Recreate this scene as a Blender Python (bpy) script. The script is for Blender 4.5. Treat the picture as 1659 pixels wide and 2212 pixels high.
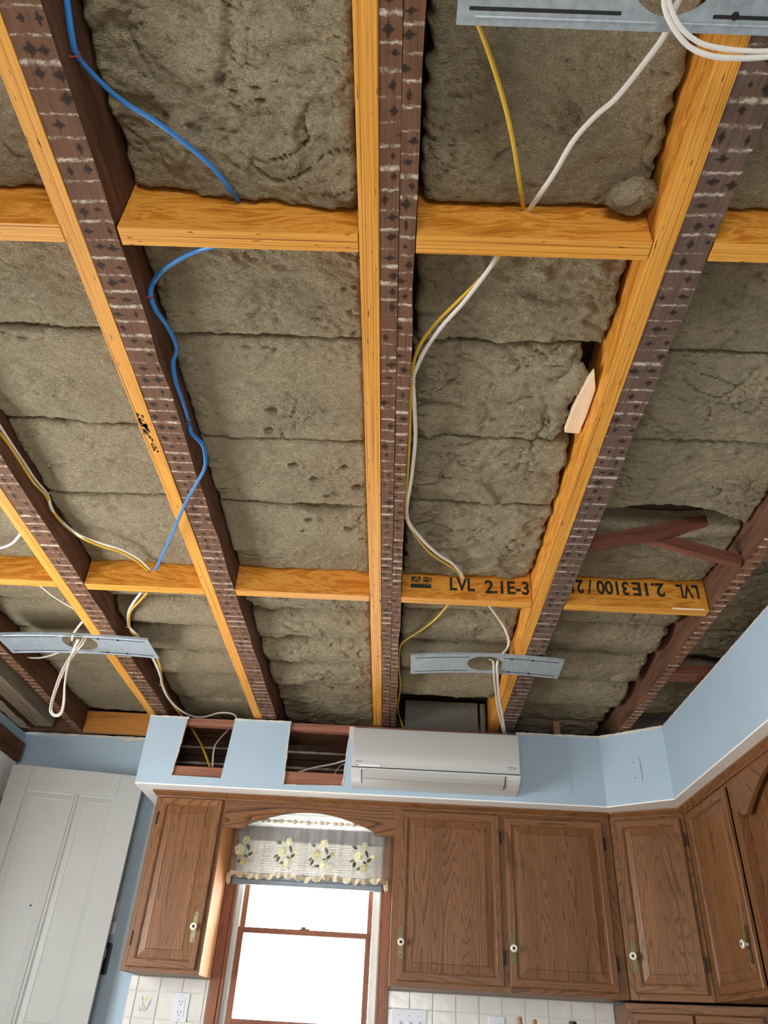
import bpy, bmesh, math, random
import numpy as np
from mathutils import Vector, Matrix

# ------------------------------------------------------------------ scene, camera, light
for o in list(bpy.data.objects):
    bpy.data.objects.remove(o, do_unlink=True)
SC = bpy.context.scene
COL = SC.collection
H = 1.13                      # camera height above the floor; all z below are relative to it


def lin(r, g, b, a=1.0):
    def f(c):
        c /= 255.0
        return c / 12.92 if c <= 0.04045 else ((c + 0.055) / 1.055) ** 2.4
    return (f(r), f(g), f(b), a)


PITCH, YAW, ROLL, FPX = 0.6196, 0.0346, 0.0611, 1612.0
fw = Vector((-math.sin(YAW) * math.cos(PITCH), math.cos(YAW) * math.cos(PITCH), math.sin(PITCH)))
r0 = Vector((math.cos(YAW), math.sin(YAW), 0))
u0 = r0.cross(fw)
rt = r0 * math.cos(ROLL) + u0 * math.sin(ROLL)
up = u0 * math.cos(ROLL) - r0 * math.sin(ROLL)
cam = bpy.data.cameras.new('camera')
cam.sensor_fit = 'VERTICAL'
cam.sensor_height = 36.0
cam.lens = 36.0 * FPX / 2212.0
cam.clip_start = 0.02
camo = bpy.data.objects.new('camera', cam)
COL.objects.link(camo)
camo.matrix_world = Matrix(((rt.x, up.x, -fw.x, 0), (rt.y, up.y, -fw.y, 0), (rt.z, up.z, -fw.z, H), (0, 0, 0, 1)))
SC.camera = camo

world = bpy.data.worlds.new('daylight')
SC.world = world
world.use_nodes = True
bg = world.node_tree.nodes['Background']
bg.inputs[0].default_value = (0.97, 0.985, 1.0, 1)
bg.inputs[1].default_value = 11.0

SC.view_settings.view_transform = 'Standard'
SC.view_settings.look = 'None'
SC.view_settings.gamma = 1.0
SC.view_settings.use_curve_mapping = False
SC.view_settings.exposure = 0.98


def portal(name, loc, size, rot):
    l = bpy.data.lights.new(name, 'AREA')
    l.shape = 'RECTANGLE'
    l.size, l.size_y = size
    l.cycles.is_portal = True
    o = bpy.data.objects.new(name, l)
    COL.objects.link(o)
    o.location = (loc[0], loc[1], loc[2] + H)
    o.rotation_euler = rot
    return o


# daylight comes in through three real openings of the room
portal('daylight_kitchen_window', (-0.42, 4.50, 0.39), (0.76, 1.2), (math.radians(-90), 0, 0))
portal('daylight_rear_opening', (-0.2, -3.02, -0.05), (1.6, 1.2), (math.radians(90), 0, 0))
portal('daylight_side_window', (-2.3, 2.35, 0.25), (1.0, 1.6), (0, math.radians(-90), 0))

# ------------------------------------------------------------------ builders
BASE = {}


class MB:
    """collects faces in camera-relative metres; build() links them as one mesh object"""

    def __init__(self):
        self.v, self.f, self.m, self.s = [], [], [], []

    def face(self, idx, m=0, s=False):
        self.f.append(tuple(idx)); self.m.append(m); self.s.append(s)

    def box(self, x0, x1, y0, y1, z0, z1, m=0, F=None):
        n = len(self.v)
        for z in (z0, z1):
            for (x, y) in ((x0, y0), (x1, y0), (x1, y1), (x0, y1)):
                self.v.append(F(x, y, z) if F else (x, y, z))
        for q in ((0, 3, 2, 1), (4, 5, 6, 7), (0, 1, 5, 4), (1, 2, 6, 5), (2, 3, 7, 6), (3, 0, 4, 7)):
            self.face([n + i for i in q], m)
        return self

    def prism(self, poly, d0, d1, F, m=0, smooth=False):
        """poly [(a,b)] extruded from d0 to d1; F(a,b,d) -> xyz"""
        n = len(self.v); k = len(poly)
        for d in (d0, d1):
            for (a, b) in poly:
                self.v.append(F(a, b, d))
        self.face([n + i for i in range(k)][::-1], m)
        self.face([n + k + i for i in range(k)], m)
        for i in range(k):
            j = (i + 1) % k
            self.face([n + i, n + j, n + k + j, n + k + i], m, smooth)
        return self

    def rings(self, rs, m=0, smooth=True, closed=True, cap0=False, cap1=False, mf=None):
        n = len(self.v); k = len(rs[0])
        for r in rs:
            self.v.extend([tuple(p) for p in r])
        for i in range(len(rs) - 1):
            for j in range(k if closed else k - 1):
                j2 = (j + 1) % k
                self.face([n + i * k + j, n + i * k + j2, n + (i + 1) * k + j2, n + (i + 1) * k + j], mf(i, j) if mf else m, smooth)
        if cap0:
            self.face([n + j for j in range(k)][::-1], m)
        if cap1:
            b = n + (len(rs) - 1) * k
            self.face([b + j for j in range(k)], m)
        return self

    def tube(self, pts, rx, ry=None, seg=8, m=0, sub=5, caps=True, flat=None):
        ry = ry or rx
        P = spline(pts, sub)
        T = [(P[min(i + 1, len(P) - 1)] - P[max(i - 1, 0)]).normalized() for i in range(len(P))]
        a = flat or Vector((0, 0, 1))
        nrm = a.cross(T[0])
        if nrm.length < 1e-3:
            nrm = Vector((1, 0, 0)).cross(T[0])
        nrm.normalize()
        rs = []
        for p, t in zip(P, T):
            nrm = (nrm - t * nrm.dot(t)).normalized()
            b = t.cross(nrm)
            rs.append([p + nrm * (rx * math.cos(2 * math.pi * q / seg)) + b * (ry * math.sin(2 * math.pi * q / seg)) for q in range(seg)])
        return self.rings(rs, m, True, True, caps, caps)

    def lathe(self, prof, F, seg=20, m=0, cap0=True, cap1=True, smooth=True):
        """prof [(r,h)]; F(a,b,h) -> xyz"""
        rs = [[F(r * math.cos(2 * math.pi * q / seg), r * math.sin(2 * math.pi * q / seg), h) for q in range(seg)] for (r, h) in prof]
        return self.rings(rs, m, smooth, True, cap0, cap1)

    def grid(self, pts, m=0, smooth=True):
        return self.rings(pts, m, smooth, closed=False)

    def bounds(self):
        a = np.array([tuple(p) for p in self.v])
        return a.min(0), a.max(0)

    def build(self, name, mats, parent=None, grain=None, bevel=0.0, matf=None, sharp=40, uvoff=None):
        a = np.array([tuple(p) for p in self.v], dtype=float)
        if parent is None:
            lo, hi = a.min(0), a.max(0)
            base = Vector(((lo[0] + hi[0]) / 2, (lo[1] + hi[1]) / 2, lo[2]))
        else:
            base = BASE[parent.name]
        a = a - np.array(base)
        me = bpy.data.meshes.new(name)
        me.from_pydata(a.tolist(), [], self.f)
        if not isinstance(mats, (list, tuple)):
            mats = [mats]
        for mt in mats:
            me.materials.append(M[mt] if isinstance(mt, str) else mt)
        me.polygons.foreach_set('material_index', self.m)
        me.polygons.foreach_set('use_smooth', self.s)
        bm = bmesh.new(); bm.from_mesh(me)
        bmesh.ops.recalc_face_normals(bm, faces=bm.faces)
        if bevel:
            ed = [e for e in bm.edges if len(e.link_faces) == 2 and e.calc_face_angle(0) > 0.6]
            bmesh.ops.bevel(bm, geom=ed, offset=bevel, segments=2, affect='EDGES', profile=0.5, clamp_overlap=True)
        bm.normal_update()
        if matf:
            for f in bm.faces:
                f.material_index = matf(f.normal)
        if grain is not None:
            g = Vector(grain).normalized()
            uv = bm.loops.layers.uv.new('UVMap')
            off = uvoff if uvoff is not None else (random.uniform(0, 20), random.uniform(0, 20))
            for f in bm.faces:
                n = f.normal
                gg = g - n * g.dot(n)
                if gg.length < 0.2:
                    gg = Vector((0, 0, 1)) if abs(n.z) < 0.8 else Vector((1, 0, 0))
                    gg = gg - n * gg.dot(n)
                gg.normalize()
                c = n.cross(gg)
                for l in f.loops:
                    p = l.vert.co
                    l[uv].uv = (p.dot(gg) + off[0], p.dot(c) + off[1])
        bm.to_mesh(me); bm.free()
        if any(self.s):
            me.set_sharp_from_angle(angle=math.radians(sharp))
        o = bpy.data.objects.new(name, me)
        COL.objects.link(o)
        if parent is None:
            o.location = base + Vector((0, 0, H))
            BASE[o.name] = base
        else:
            o.parent = parent
            BASE[o.name] = base
        return o


def spline(pts, sub):
    P = [Vector(p) for p in pts]
    if sub <= 1 or len(P) < 3:
        return P
    out = []
    for i in range(len(P) - 1):
        p0, p1, p2, p3 = P[max(i - 1, 0)], P[i], P[i + 1], P[min(i + 2, len(P) - 1)]
        for k in range(sub):
            t = k / sub
            out.append(0.5 * ((2 * p1) + (p2 - p0) * t + (2 * p0 - 5 * p1 + 4 * p2 - p3) * t * t + (3 * p1 - p0 - 3 * p2 + p3) * t ** 3))
    out.append(P[-1])
    return out


def tag(o, label=None, cat=None, group=None, kind=None):
    if label: o['label'] = label
    if cat: o['category'] = cat
    if group: o['group'] = group
    if kind: o['kind'] = kind
    return o


def thing(name, label, cat, base, group=None):
    o = bpy.data.objects.new(name, None)
    o.empty_display_size = 0.05
    COL.objects.link(o)
    o.location = (base[0], base[1], base[2] + H)
    BASE[o.name] = Vector(base)
    return tag(o, label, cat, group)


def struct(o):
    o['kind'] = 'structure'
    return o


def text_part(body, F, w, h, name, mat, parent, depth=0.0, bold=0.0):
    """flat lettering of width w and cap height h; F(a,b,d) -> xyz, origin lower-left"""
    c = bpy.data.curves.new('lettering', 'FONT')
    c.body = body
    c.offset = bold
    t = bpy.data.objects.new('lettering_tmp', c)
    COL.objects.link(t)
    dg = bpy.context.evaluated_depsgraph_get()
    me = bpy.data.meshes.new_from_object(t.evaluated_get(dg))
    vs = np.array([v.co[:] for v in me.vertices]); fs = [tuple(p.vertices) for p in me.polygons]
    bpy.data.objects.remove(t, do_unlink=True)
    bpy.data.curves.remove(c)
    bpy.data.meshes.remove(me)
    lo, hi = vs.min(0), vs.max(0)
    mb = MB()
    for v in vs:
        mb.v.append(F((v[0] - lo[0]) / (hi[0] - lo[0]) * w, (v[1] - lo[1]) / (hi[1] - lo[1]) * h, depth))
    for f in fs:
        mb.face(f)
    return mb.build(name, mat, parent)


# ------------------------------------------------------------------ materials
M = {}


class N:
    """tiny node-graph helper"""

    def __init__(self, name):
        self.mat = bpy.data.materials.new(name)
        self.mat.use_nodes = True
        self.t = self.mat.node_tree
        self.b = self.t.nodes['Principled BSDF']
        self.out = self.t.nodes['Material Output']
        M[name] = self.mat

    def n(self, typ, **kw):
        nd = self.t.nodes.new(typ)
        for k, v in kw.items():
            setattr(nd, k, v)
        return nd

    def l(self, a, b):
        self.t.links.new(a, b)

    def val(self, sock, x):
        if hasattr(x, 'is_linked') or isinstance(x, bpy.types.NodeSocket):
            self.l(x, sock)
        else:
            sock.default_value = x

    def math(self, op, a, b=0.0, c=0.0, clamp=False):
        nd = self.n('ShaderNodeMath', operation=op, use_clamp=clamp)
        self.val(nd.inputs[0], a); self.val(nd.inputs[1], b); self.val(nd.inputs[2], c)
        return nd.outputs[0]

    def coord(self, kind='Object', scale=(1, 1, 1), off=(0, 0, 0)):
        tc = self.n('ShaderNodeTexCoord')
        mp = self.n('ShaderNodeMapping')
        self.l(tc.outputs[kind], mp.inputs[0])
        mp.inputs['Scale'].default_value = scale
        mp.inputs['Location'].default_value = off
        return mp.outputs[0]

    def noise(self, vec, scale=1.0, detail=3, rough=0.55, dist=0.0):
        nd = self.n('ShaderNodeTexNoise')
        self.l(vec, nd.inputs['Vector'])
        nd.inputs['Scale'].default_value = scale
        nd.inputs['Detail'].default_value = detail
        nd.inputs['Roughness'].default_value = rough
        nd.inputs['Distortion'].default_value = dist
        return nd.outputs['Fac']

    def white(self, w):
        nd = self.n('ShaderNodeTexWhiteNoise', noise_dimensions='1D')
        self.val(nd.inputs['W'], w)
        return nd.outputs['Value']

    def ramp(self, fac, stops):
        nd = self.n('ShaderNodeValToRGB')
        self.l(fac, nd.inputs[0])
        cr = nd.color_ramp
        while len(cr.elements) < len(stops):
            cr.elements.new(0.5)
        for e, (p, c) in zip(cr.elements, stops):
            e.position = p
            e.color = c if len(c) == 4 else (*c, 1)
        return nd.outputs[0]

    def mix(self, fac, a, b, mode='MIX'):
        nd = self.n('ShaderNodeMix', data_type='RGBA', blend_type=mode)
        self.val(nd.inputs[0], fac); self.val(nd.inputs[6], a); self.val(nd.inputs[7], b)
        return nd.outputs[2]

    def smooth(self, x, a, b):
        nd = self.n('ShaderNodeMapRange', interpolation_type='SMOOTHSTEP')
        self.val(nd.inputs[0], x)
        nd.inputs[1].default_value = a; nd.inputs[2].default_value = b
        nd.inputs[3].default_value = 0; nd.inputs[4].default_value = 1
        return nd.outputs[0]

    def bump(self, hgt, strength=0.3, dist=0.01):
        nd = self.n('ShaderNodeBump')
        nd.inputs['Strength'].default_value = strength
        nd.inputs['Distance'].default_value = dist
        self.l(hgt, nd.inputs['Height'])
        self.l(nd.outputs[0], self.b.inputs['Normal'])

    def fin(self, col, rough=0.6, metal=0.0, spec=0.5):
        self.val(self.b.inputs['Base Color'], col)
        self.val(self.b.inputs['Roughness'], rough)
        self.b.inputs['Metallic'].default_value = metal
        self.b.inputs['Specular IOR Level'].default_value = spec
        return self.mat


def plain(name, rgb, rough=0.5, metal=0.0, var=0.04, scale=6.0, bump=0.0, spec=0.5):
    g = N(name)
    c = lin(*rgb)
    n = g.noise(g.coord(), scale, 4, 0.6)
    d = tuple(x * (1 - var * 2.2) for x in c[:3]) + (1,)
    e = tuple(min(1, x * (1 + var * 1.6)) for x in c[:3]) + (1,)
    col = g.ramp(n, [(0.3, d), (0.7, e)])
    if bump:
        g.bump(g.noise(g.coord(), scale * 14, 3), bump, 0.004)
    return g.fin(col, rough, metal, spec)


def make_materials():
    # mineral wool
    g = N('mineral_wool')
    co = g.coord()
    big = g.noise(co, 5.0, 4, 0.6)
    fib = g.noise(g.coord('Object', (160, 420, 200)), 1.0, 4, 0.7, 0.6)
    mid = g.noise(g.coord('Object', (40, 75, 50)), 1.0, 5, 0.65, 0.8)
    c1 = g.ramp(big, [(0.3, lin(140, 127, 103)), (0.5, lin(160, 147, 120)), (0.72, lin(178, 164, 134))])
    c2 = g.mix(g.smooth(fib, 0.35, 0.7), lin(132, 119, 96), lin(212, 198, 166))
    c3 = g.mix(0.45, c1, c2)
    c4 = g.mix(g.math('MULTIPLY', g.smooth(mid, 0.60, 0.70), 0.8), c3, lin(98, 85, 64))  # dark specks put the shade of small fissures into the wool colour
    wr = g.noise(g.coord('Object', (26, 48, 30), (7, 3, 0)), 1.0, 4, 0.6, 1.2)
    wr = g.math('MULTIPLY', g.smooth(g.math('ABSOLUTE', g.math('SUBTRACT', wr, 0.5)), 0.0, 0.07), 0.55)
    w2 = g.noise(g.coord('Object', (70, 130, 80), (2, 9, 0)), 1.0, 3, 0.6, 0.8)
    w2 = g.math('MULTIPLY', g.smooth(g.math('ABSOLUTE', g.math('SUBTRACT', w2, 0.5)), 0.0, 0.09), 0.28)
    h = g.math('ADD', g.math('ADD', g.math('MULTIPLY', fib, 0.5), mid), g.math('ADD', wr, w2))
    g.bump(h, 0.8, 0.011)
    g.fin(c4, 0.95, 0, 0.1)
    # grey pressed board block
    g = N('grey_fibre_board')
    f = g.noise(g.coord('Object', (120, 120, 160)), 1.0, 4, 0.7)
    g.bump(f, 0.5, 0.006)
    g.fin(g.ramp(f, [(0.3, lin(92, 90, 80)), (0.7, lin(134, 130, 116))]), 0.95, 0, 0.1)

    # engineered lumber, ply edges (UV.x along the board)
    g = N('lvl_edge')
    ply = g.noise(g.coord('UV', (1.2, 300, 1)), 1.0, 2, 0.5)
    wob = g.noise(g.coord('UV', (5, 90, 1)), 1.0, 4, 0.6)
    c = g.ramp(ply, [(0.30, lin(146, 84, 24)), (0.42, lin(204, 136, 46)), (0.56, lin(226, 164, 72)), (0.64, lin(214, 146, 54)), (0.74, lin(160, 94, 28))])
    c = g.mix(g.smooth(wob, 0.55, 0.8), c, lin(190, 118, 46))
    dash = g.noise(g.coord('UV', (22, 220, 1), (3, 7, 0)), 1.0, 1, 0.4)
    c = g.mix(g.smooth(dash, 0.72, 0.745), c, lin(48, 27, 10))
    g.bump(ply, 0.25, 0.002)
    g.fin(c, 0.55, 0, 0.3)
    # engineered lumber, flat veneer face
    g = N('lvl_face')
    a = g.noise(g.coord('UV', (3.5, 16, 1)), 1.0, 5, 0.65, 1.6)
    b = g.noise(g.coord('UV', (9, 260, 1)), 1.0, 3, 0.6)
    k = g.noise(g.coord('UV', (7, 11, 1), (5, 2, 0)), 1.0, 2, 0.5)
    c = g.ramp(a, [(0.30, lin(172, 98, 26)), (0.45, lin(206, 134, 42)), (0.50, lin(226, 158, 68)), (0.56, lin(214, 142, 50)), (0.60, lin(188, 110, 32)), (0.7, lin(214, 144, 52))])
    c = g.mix(g.math('MULTIPLY', g.smooth(b, 0.5, 0.8), 0.4), c, lin(160, 90, 30))
    c = g.mix(g.smooth(k, 0.74, 0.8), c, lin(120, 66, 24))
    g.bump(b, 0.15, 0.002)
    g.fin(c, 0.5, 0, 0.3)
    # pine block
    g = N('pine')
    a = g.noise(g.coord('UV', (2.0, 26, 1)), 1.0, 4, 0.6, 0.8)
    g.fin(g.ramp(a, [(0.3, lin(150, 92, 30)), (0.5, lin(188, 124, 48)), (0.7, lin(170, 104, 36))]), 0.55)
    g = N('pale_wood')
    a = g.noise(g.coord('UV', (3, 60, 1)), 1.0, 3, 0.6, 0.4)
    g.fin(g.ramp(a, [(0.3, lin(206, 170, 132)), (0.5, lin(232, 204, 168)), (0.7, lin(240, 218, 188))]), 0.7)

    # old joists: sides and lath-marked undersides
    g = N('joist_side')
    a = g.noise(g.coord('UV', (4, 40, 1)), 1.0, 5, 0.65, 0.6)
    b = g.noise(g.coord('UV', (12, 30, 1), (9, 1, 0)), 1.0, 4, 0.7)
    c = g.ramp(a, [(0.3, lin(74, 48, 33)), (0.55, lin(104, 71, 51)), (0.75, lin(126, 92, 69))])
    c = g.mix(g.smooth(b, 0.64, 0.75), c, lin(122, 98, 78))
    g.bump(a, 0.4, 0.004)
    g.fin(c, 0.8, 0, 0.25)
    for nm, base_c, plaster in (('joist_underside', (112, 78, 56), 0.5), ('joist_underside_red', (128, 86, 60), 0.72), ('joist_underside_grey', (104, 82, 70), 0.45)):
        g = N(nm)
        tc = g.n('ShaderNodeTexCoord')
        sep = g.n('ShaderNodeSeparateXYZ')
        g.l(tc.outputs['Object'], sep.inputs[0])
        oi = g.n('ShaderNodeObjectInfo')
        rnd = g.math('MULTIPLY', oi.outputs['Random'], 37.0)
        x, y = sep.outputs[0], sep.outputs[1]
        per = 0.0455
        wob = g.noise(g.coord('Object', (14, 3, 1)), 1.0, 3, 0.6)
        t = g.math('ADD', g.math('DIVIDE', g.math('ADD', y, 20.0), per), g.math('ADD', g.math('MULTIPLY', wob, 0.30), rnd))
        fr = g.math('SUBTRACT', g.math('FRACT', t), 0.5)
        cell = g.math('FLOOR', t)
        w1 = g.white(g.math('ADD', cell, rnd))
        edge = g.noise(g.coord('Object', (90, 240, 1)), 1.0, 3, 0.7)
        side = g.math('SUBTRACT', edge, 0.5)
        d = g.math('ADD', g.math('ABSOLUTE', fr), g.math('MULTIPLY', side, 0.42))
        wid = g.math('SUBTRACT', g.math('MULTIPLY', w1, 0.13), 0.012)
        strp = g.math('SUBTRACT', 1.0, g.smooth(g.math('SUBTRACT', d, wid), -0.06, 0.06))
        patch = g.noise(g.coord('Object', (30, 22, 1), (3, 4, 0)), 1.0, 4, 0.65)
        strp = g.math('MULTIPLY', strp, g.smooth(patch, 0.36, 0.58))
        # scattered plaster smears
        smear = g.noise(g.coord('Object', (70, 26, 1), (1, 8, 0)), 1.0, 5, 0.7)
        strp = g.math('MAXIMUM', strp, g.math('MULTIPLY', g.smooth(smear, 0.66, 0.72), g.smooth(patch, 0.5, 0.6)))
        # nail stains, one or two per lath
        stain = None
        for k, xo in enumerate((-0.019, 0.017)):
            t2 = g.math('ADD', t, 0.5)
            c2 = g.math('FLOOR', t2)
            ra = g.white(g.math('ADD', c2, 11.3 + 51 * k))
            rb = g.white(g.math('ADD', c2, 77.7 + 31 * k))
            rc = g.white(g.math('ADD', c2, 143.1 + 17 * k))
            rd = g.white(g.math('ADD', c2, 211.9 + 13 * k))
            cx = g.math('ADD', g.math('MULTIPLY', g.math('SUBTRACT', ra, 0.5), 0.022), xo)
            dx = g.math('ABSOLUTE', g.math('SUBTRACT', x, cx))
            dy = g.math('ABSOLUTE', g.math('MULTIPLY', g.math('ADD', g.math('SUBTRACT', g.math('FRACT', t2), 0.5), g.math('MULTIPLY', g.math('SUBTRACT', rd, 0.5), 0.3)), per))
            rx = g.math('ADD', g.math('MULTIPLY', rb, 0.013), 0.0065)
            ry = g.math('ADD', g.math('MULTIPLY', rc, 0.011), 0.0065)
            dia = g.math('ADD', g.math('POWER', g.math('DIVIDE', dx, rx), 0.85), g.math('POWER', g.math('DIVIDE', dy, ry), 0.85))
            dia = g.math('ADD', dia, g.math('MULTIPLY', side, 1.5))
            s = g.math('SUBTRACT', 1.0, g.smooth(dia, 0.62, 1.15))
            s = g.math('MULTIPLY', s, g.math('GREATER_THAN', rd, 0.28))
            stain = s if stain is None else g.math('MAXIMUM', stain, s)
        gr = g.noise(g.coord('Object', (130, 5, 1)), 1.0, 4, 0.6)
        blot = g.noise(g.coord('Object', (18, 9, 1)), 1.0, 3, 0.6)
        bc = lin(*base_c)
        dk = tuple(v * 0.62 for v in bc[:3]) + (1,)
        lt = tuple(min(1, v * 1.25) for v in bc[:3]) + (1,)
        c = g.ramp(gr, [(0.3, dk), (0.55, bc), (0.75, lt)])
        c = g.mix(g.math('MULTIPLY', g.smooth(blot, 0.45, 0.7), 0.4), c, dk)
        c = g.mix(g.math('MULTIPLY', stain, 0.88), c, lin(34, 23, 20))
        c = g.mix(g.math('MULTIPLY', strp, plaster + 0.35), c, lin(206, 192, 174))
        g.bump(g.math('ADD', gr, g.math('MULTIPLY', strp, 1.2)), 0.35, 0.003)
        g.fin(c, 0.75, 0, 0.25)
    g = N('red_old_wood')
    a = g.noise(g.coord('UV', (4, 60, 1)), 1.0, 4, 0.6)
    g.fin(g.ramp(a, [(0.3, lin(84, 42, 28)), (0.6, lin(118, 66, 46)), (0.8, lin(134, 82, 62))]), 0.75)
    g = N('brown_framing')
    a = g.noise(g.coord('UV', (3, 50, 1)), 1.0, 4, 0.6)
    g.fin(g.ramp(a, [(0.3, lin(120, 72, 52)), (0.6, lin(152, 100, 76)), (0.8, lin(166, 116, 90))]), 0.7)
    g = N('grey_old_wood')
    a = g.noise(g.coord('UV', (3, 40, 1)), 1.0, 4, 0.6)
    g.fin(g.ramp(a, [(0.3, lin(128, 112, 94)), (0.6, lin(158, 142, 122)), (0.8, lin(172, 158, 140))]), 0.8)

    # stained oak (UV.x along the grain)
    def oak(name, dark, base, light, gloss=0.42, su=1.0, sv=11.0, k=24.0, rs=0.6):
        g = N(name)
        n1 = g.noise(g.coord('UV', (su, sv, 1)), 1.0, 1, 0.4, 0.25)
        fr = g.math('FRACT', g.math('MULTIPLY', n1, k))
        ring = g.math('MULTIPLY', g.smooth(fr, 0.55, 0.95), g.math('SUBTRACT', 1.0, g.smooth(fr, 0.96, 1.0)))
        pore = g.noise(g.coord('UV', (16, 620, 1)), 1.0, 3, 0.65)
        tone = g.noise(g.coord('UV', (0.9, 9, 1), (4, 4, 0)), 1.0, 3, 0.5)
        c = g.ramp(tone, [(0.3, lin(*base)), (0.7, lin(*light))])
        c = g.mix(g.math('MULTIPLY', ring, rs), c, lin(*dark))
        c = g.mix(g.math('MULTIPLY', g.smooth(pore, 0.45, 0.70), 0.6), c, lin(*dark))
        g.bump(g.math('ADD', g.math('MULTIPLY', ring, -0.5), pore), 0.12, 0.001)
        g.fin(c, gloss, 0, 0.4)
    oak('oak', (58, 33, 16), (122, 79, 44), (142, 96, 57))
    oak('oak_bold', (58, 33, 16), (122, 80, 46), (140, 96, 58), 0.42, 0.9, 9.0, 15.0, 0.85)
    oak('oak_window_lit', (176, 106, 52), (206, 142, 84), (218, 158, 98), 0.7, 1.0, 11.0, 24.0, 0.3)  # lighter copy of the oak, with window light put into its colour
    oak('window_wood', (96, 48, 26), (142, 84, 52), (158, 98, 62), 0.4)

    # painted plaster / trim
    g = N('blue_paint')
    n = g.noise(g.coord(), 2.2, 4, 0.6)
    fine = g.noise(g.coord('Object', (90, 90, 90)), 1.0, 3, 0.6)
    c = g.ramp(n, [(0.3, lin(168, 188, 202)), (0.7, lin(176, 196, 210))])
    g.bump(fine, 0.08, 0.003)
    g.fin(c, 0.55, 0, 0.35)
    plain('white_trim', (246, 245, 242), 0.5, var=0.02)
    plain('torn_paper', (214, 206, 194), 0.9, var=0.06, scale=30, bump=0.5)
    plain('plaster', (190, 178, 160), 0.95, var=0.12, scale=40, bump=0.6)
    plain('white_door', (180, 181, 176), 0.42, var=0.02, scale=3)
    plain('ac_plastic', (182, 182, 177), 0.38, var=0.012, scale=4)
    plain('ac_shell', (200, 202, 200), 0.34, var=0.012, scale=4)
    plain('dark_gap', (30, 30, 30), 0.8)
    plain('print_dark', (52, 52, 52), 0.7)
    plain('print_grey', (150, 152, 152), 0.7)
    plain('print_stencil', (40, 34, 16), 0.8, var=0.25, scale=60)
    plain('print_green', (38, 56, 34), 0.8, var=0.25, scale=60)
    plain('sticker', (240, 240, 238), 0.5)
    plain('cable_white', (222, 214, 204), 0.42, var=0.03)
    plain('cable_yellow', (206, 166, 44), 0.42, var=0.04)
    plain('cable_blue', (38, 116, 186), 0.40, var=0.05)
    plain('staple_red', (160, 48, 44), 0.5)
    plain('staple_white', (216, 206, 200), 0.5)
    plain('copper', (190, 110, 70), 0.35, 0.9)
    plain('black_plastic', (20, 20, 22), 0.35)
    plain('switch_plate', (224, 226, 232), 0.35, var=0.01)
    plain('vinyl_white', (222, 222, 214), 0.4, var=0.02)
    plain('shade_grey', (122, 134, 146), 0.6, var=0.05, scale=20)
    plain('hinge_dark', (38, 27, 22), 0.5, 0.4)
    plain('old_brass', (112, 106, 72), 0.42, 0.7, var=0.12, scale=60)
    plain('silver_brass', (170, 160, 120), 0.3, 0.8, var=0.12, scale=60)
    plain('porcelain', (232, 226, 206), 0.2, var=0.02)
    plain('crock_glaze', (200, 192, 172), 0.3)
    plain('handle_wood', (168, 120, 74), 0.5, var=0.1, scale=20)
    plain('counter_laminate', (176, 166, 150), 0.4, var=0.08, scale=60)
    plain('lath_wood', (70, 44, 30), 0.85, var=0.2, scale=14, bump=0.3)
    plain('mould', (74, 52, 22), 0.9, var=0.2, scale=60)
    plain('deck_board', (74, 56, 40), 0.85, var=0.15, scale=8)
    plain('grout', (228, 225, 214), 0.8, var=0.03)
    plain('room_paint', (196, 194, 186), 0.7, var=0.02)
    plain('leaf_green', (92, 102, 64), 0.7, var=0.15, scale=60)
    plain('petal_cream', (236, 232, 196), 0.8, var=0.06, scale=60)
    plain('petal_core', (226, 214, 158), 0.8, var=0.1, scale=60)
    plain('twig', (150, 142, 116), 0.8)
    plain('lace', (238, 226, 198), 0.85, var=0.1, scale=80, bump=0.4)
    plain('tulip_red', (206, 160, 150), 0.4)
    plain('tulip_yellow', (226, 212, 140), 0.4)
    plain('tulip_blue', (160, 160, 196), 0.4)
    plain('tulip_leaf', (150, 158, 130), 0.4)
    # tile
    g = N('tile_glaze')
    oi = g.n('ShaderNodeObjectInfo')
    n = g.noise(g.coord(), 18.0, 3, 0.5)
    c = g.ramp(n, [(0.3, lin(222, 218, 208)), (0.7, lin(234, 231, 222))])
    c = g.mix(g.math('MULTIPLY', oi.outputs['Random'], 0.35), c, lin(212, 209, 200))
    g.bump(g.noise(g.coord('Object', (26, 26, 26)), 1.0, 2, 0.4), 0.10, 0.01)
    g.fin(c, 0.22, 0, 0.5)
    # galvanised sheet
    g = N('galvanised')
    a = g.noise(g.coord('Object', (60, 60, 60)), 1.0, 4, 0.6)
    b = g.noise(g.coord('Object', (3, 14, 5)), 1.0, 3, 0.6)
    c = g.ramp(a, [(0.35, lin(150, 160, 167)), (0.65, lin(172, 182, 188))])
    c = g.mix(g.math('MULTIPLY', g.smooth(b, 0.5, 0.75), 0.35), c, lin(140, 142, 146))
    g.fin(c, g.ramp(a, [(0.3, (0.38, 0.34, 0.34, 1)), (0.7, (0.5, 0.5, 0.5, 1))]), 0.3)
    # floor
    g = N('floor_wood')
    a = g.noise(g.coord('Object', (40, 2, 1)), 1.0, 4, 0.6)
    g.fin(g.ramp(a, [(0.3, lin(196, 176, 150)), (0.7, lin(216, 200, 176))]), 0.45)
    # window glass
    g = N('window_glass')
    tr = g.n('ShaderNodeBsdfTransparent')
    gl = g.n('ShaderNodeBsdfGlossy')
    gl.inputs['Roughness'].default_value = 0.02
    mx = g.n('ShaderNodeMixShader')
    fr = g.n('ShaderNodeFresnel')
    fr.inputs[0].default_value = 1.3
    g.l(fr.outputs[0], mx.inputs[0]); g.l(tr.outputs[0], mx.inputs[1]); g.l(gl.outputs[0], mx.inputs[2])
    g.l(mx.outputs[0], g.out.inputs[0])
    g = N('shade_white')
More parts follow.
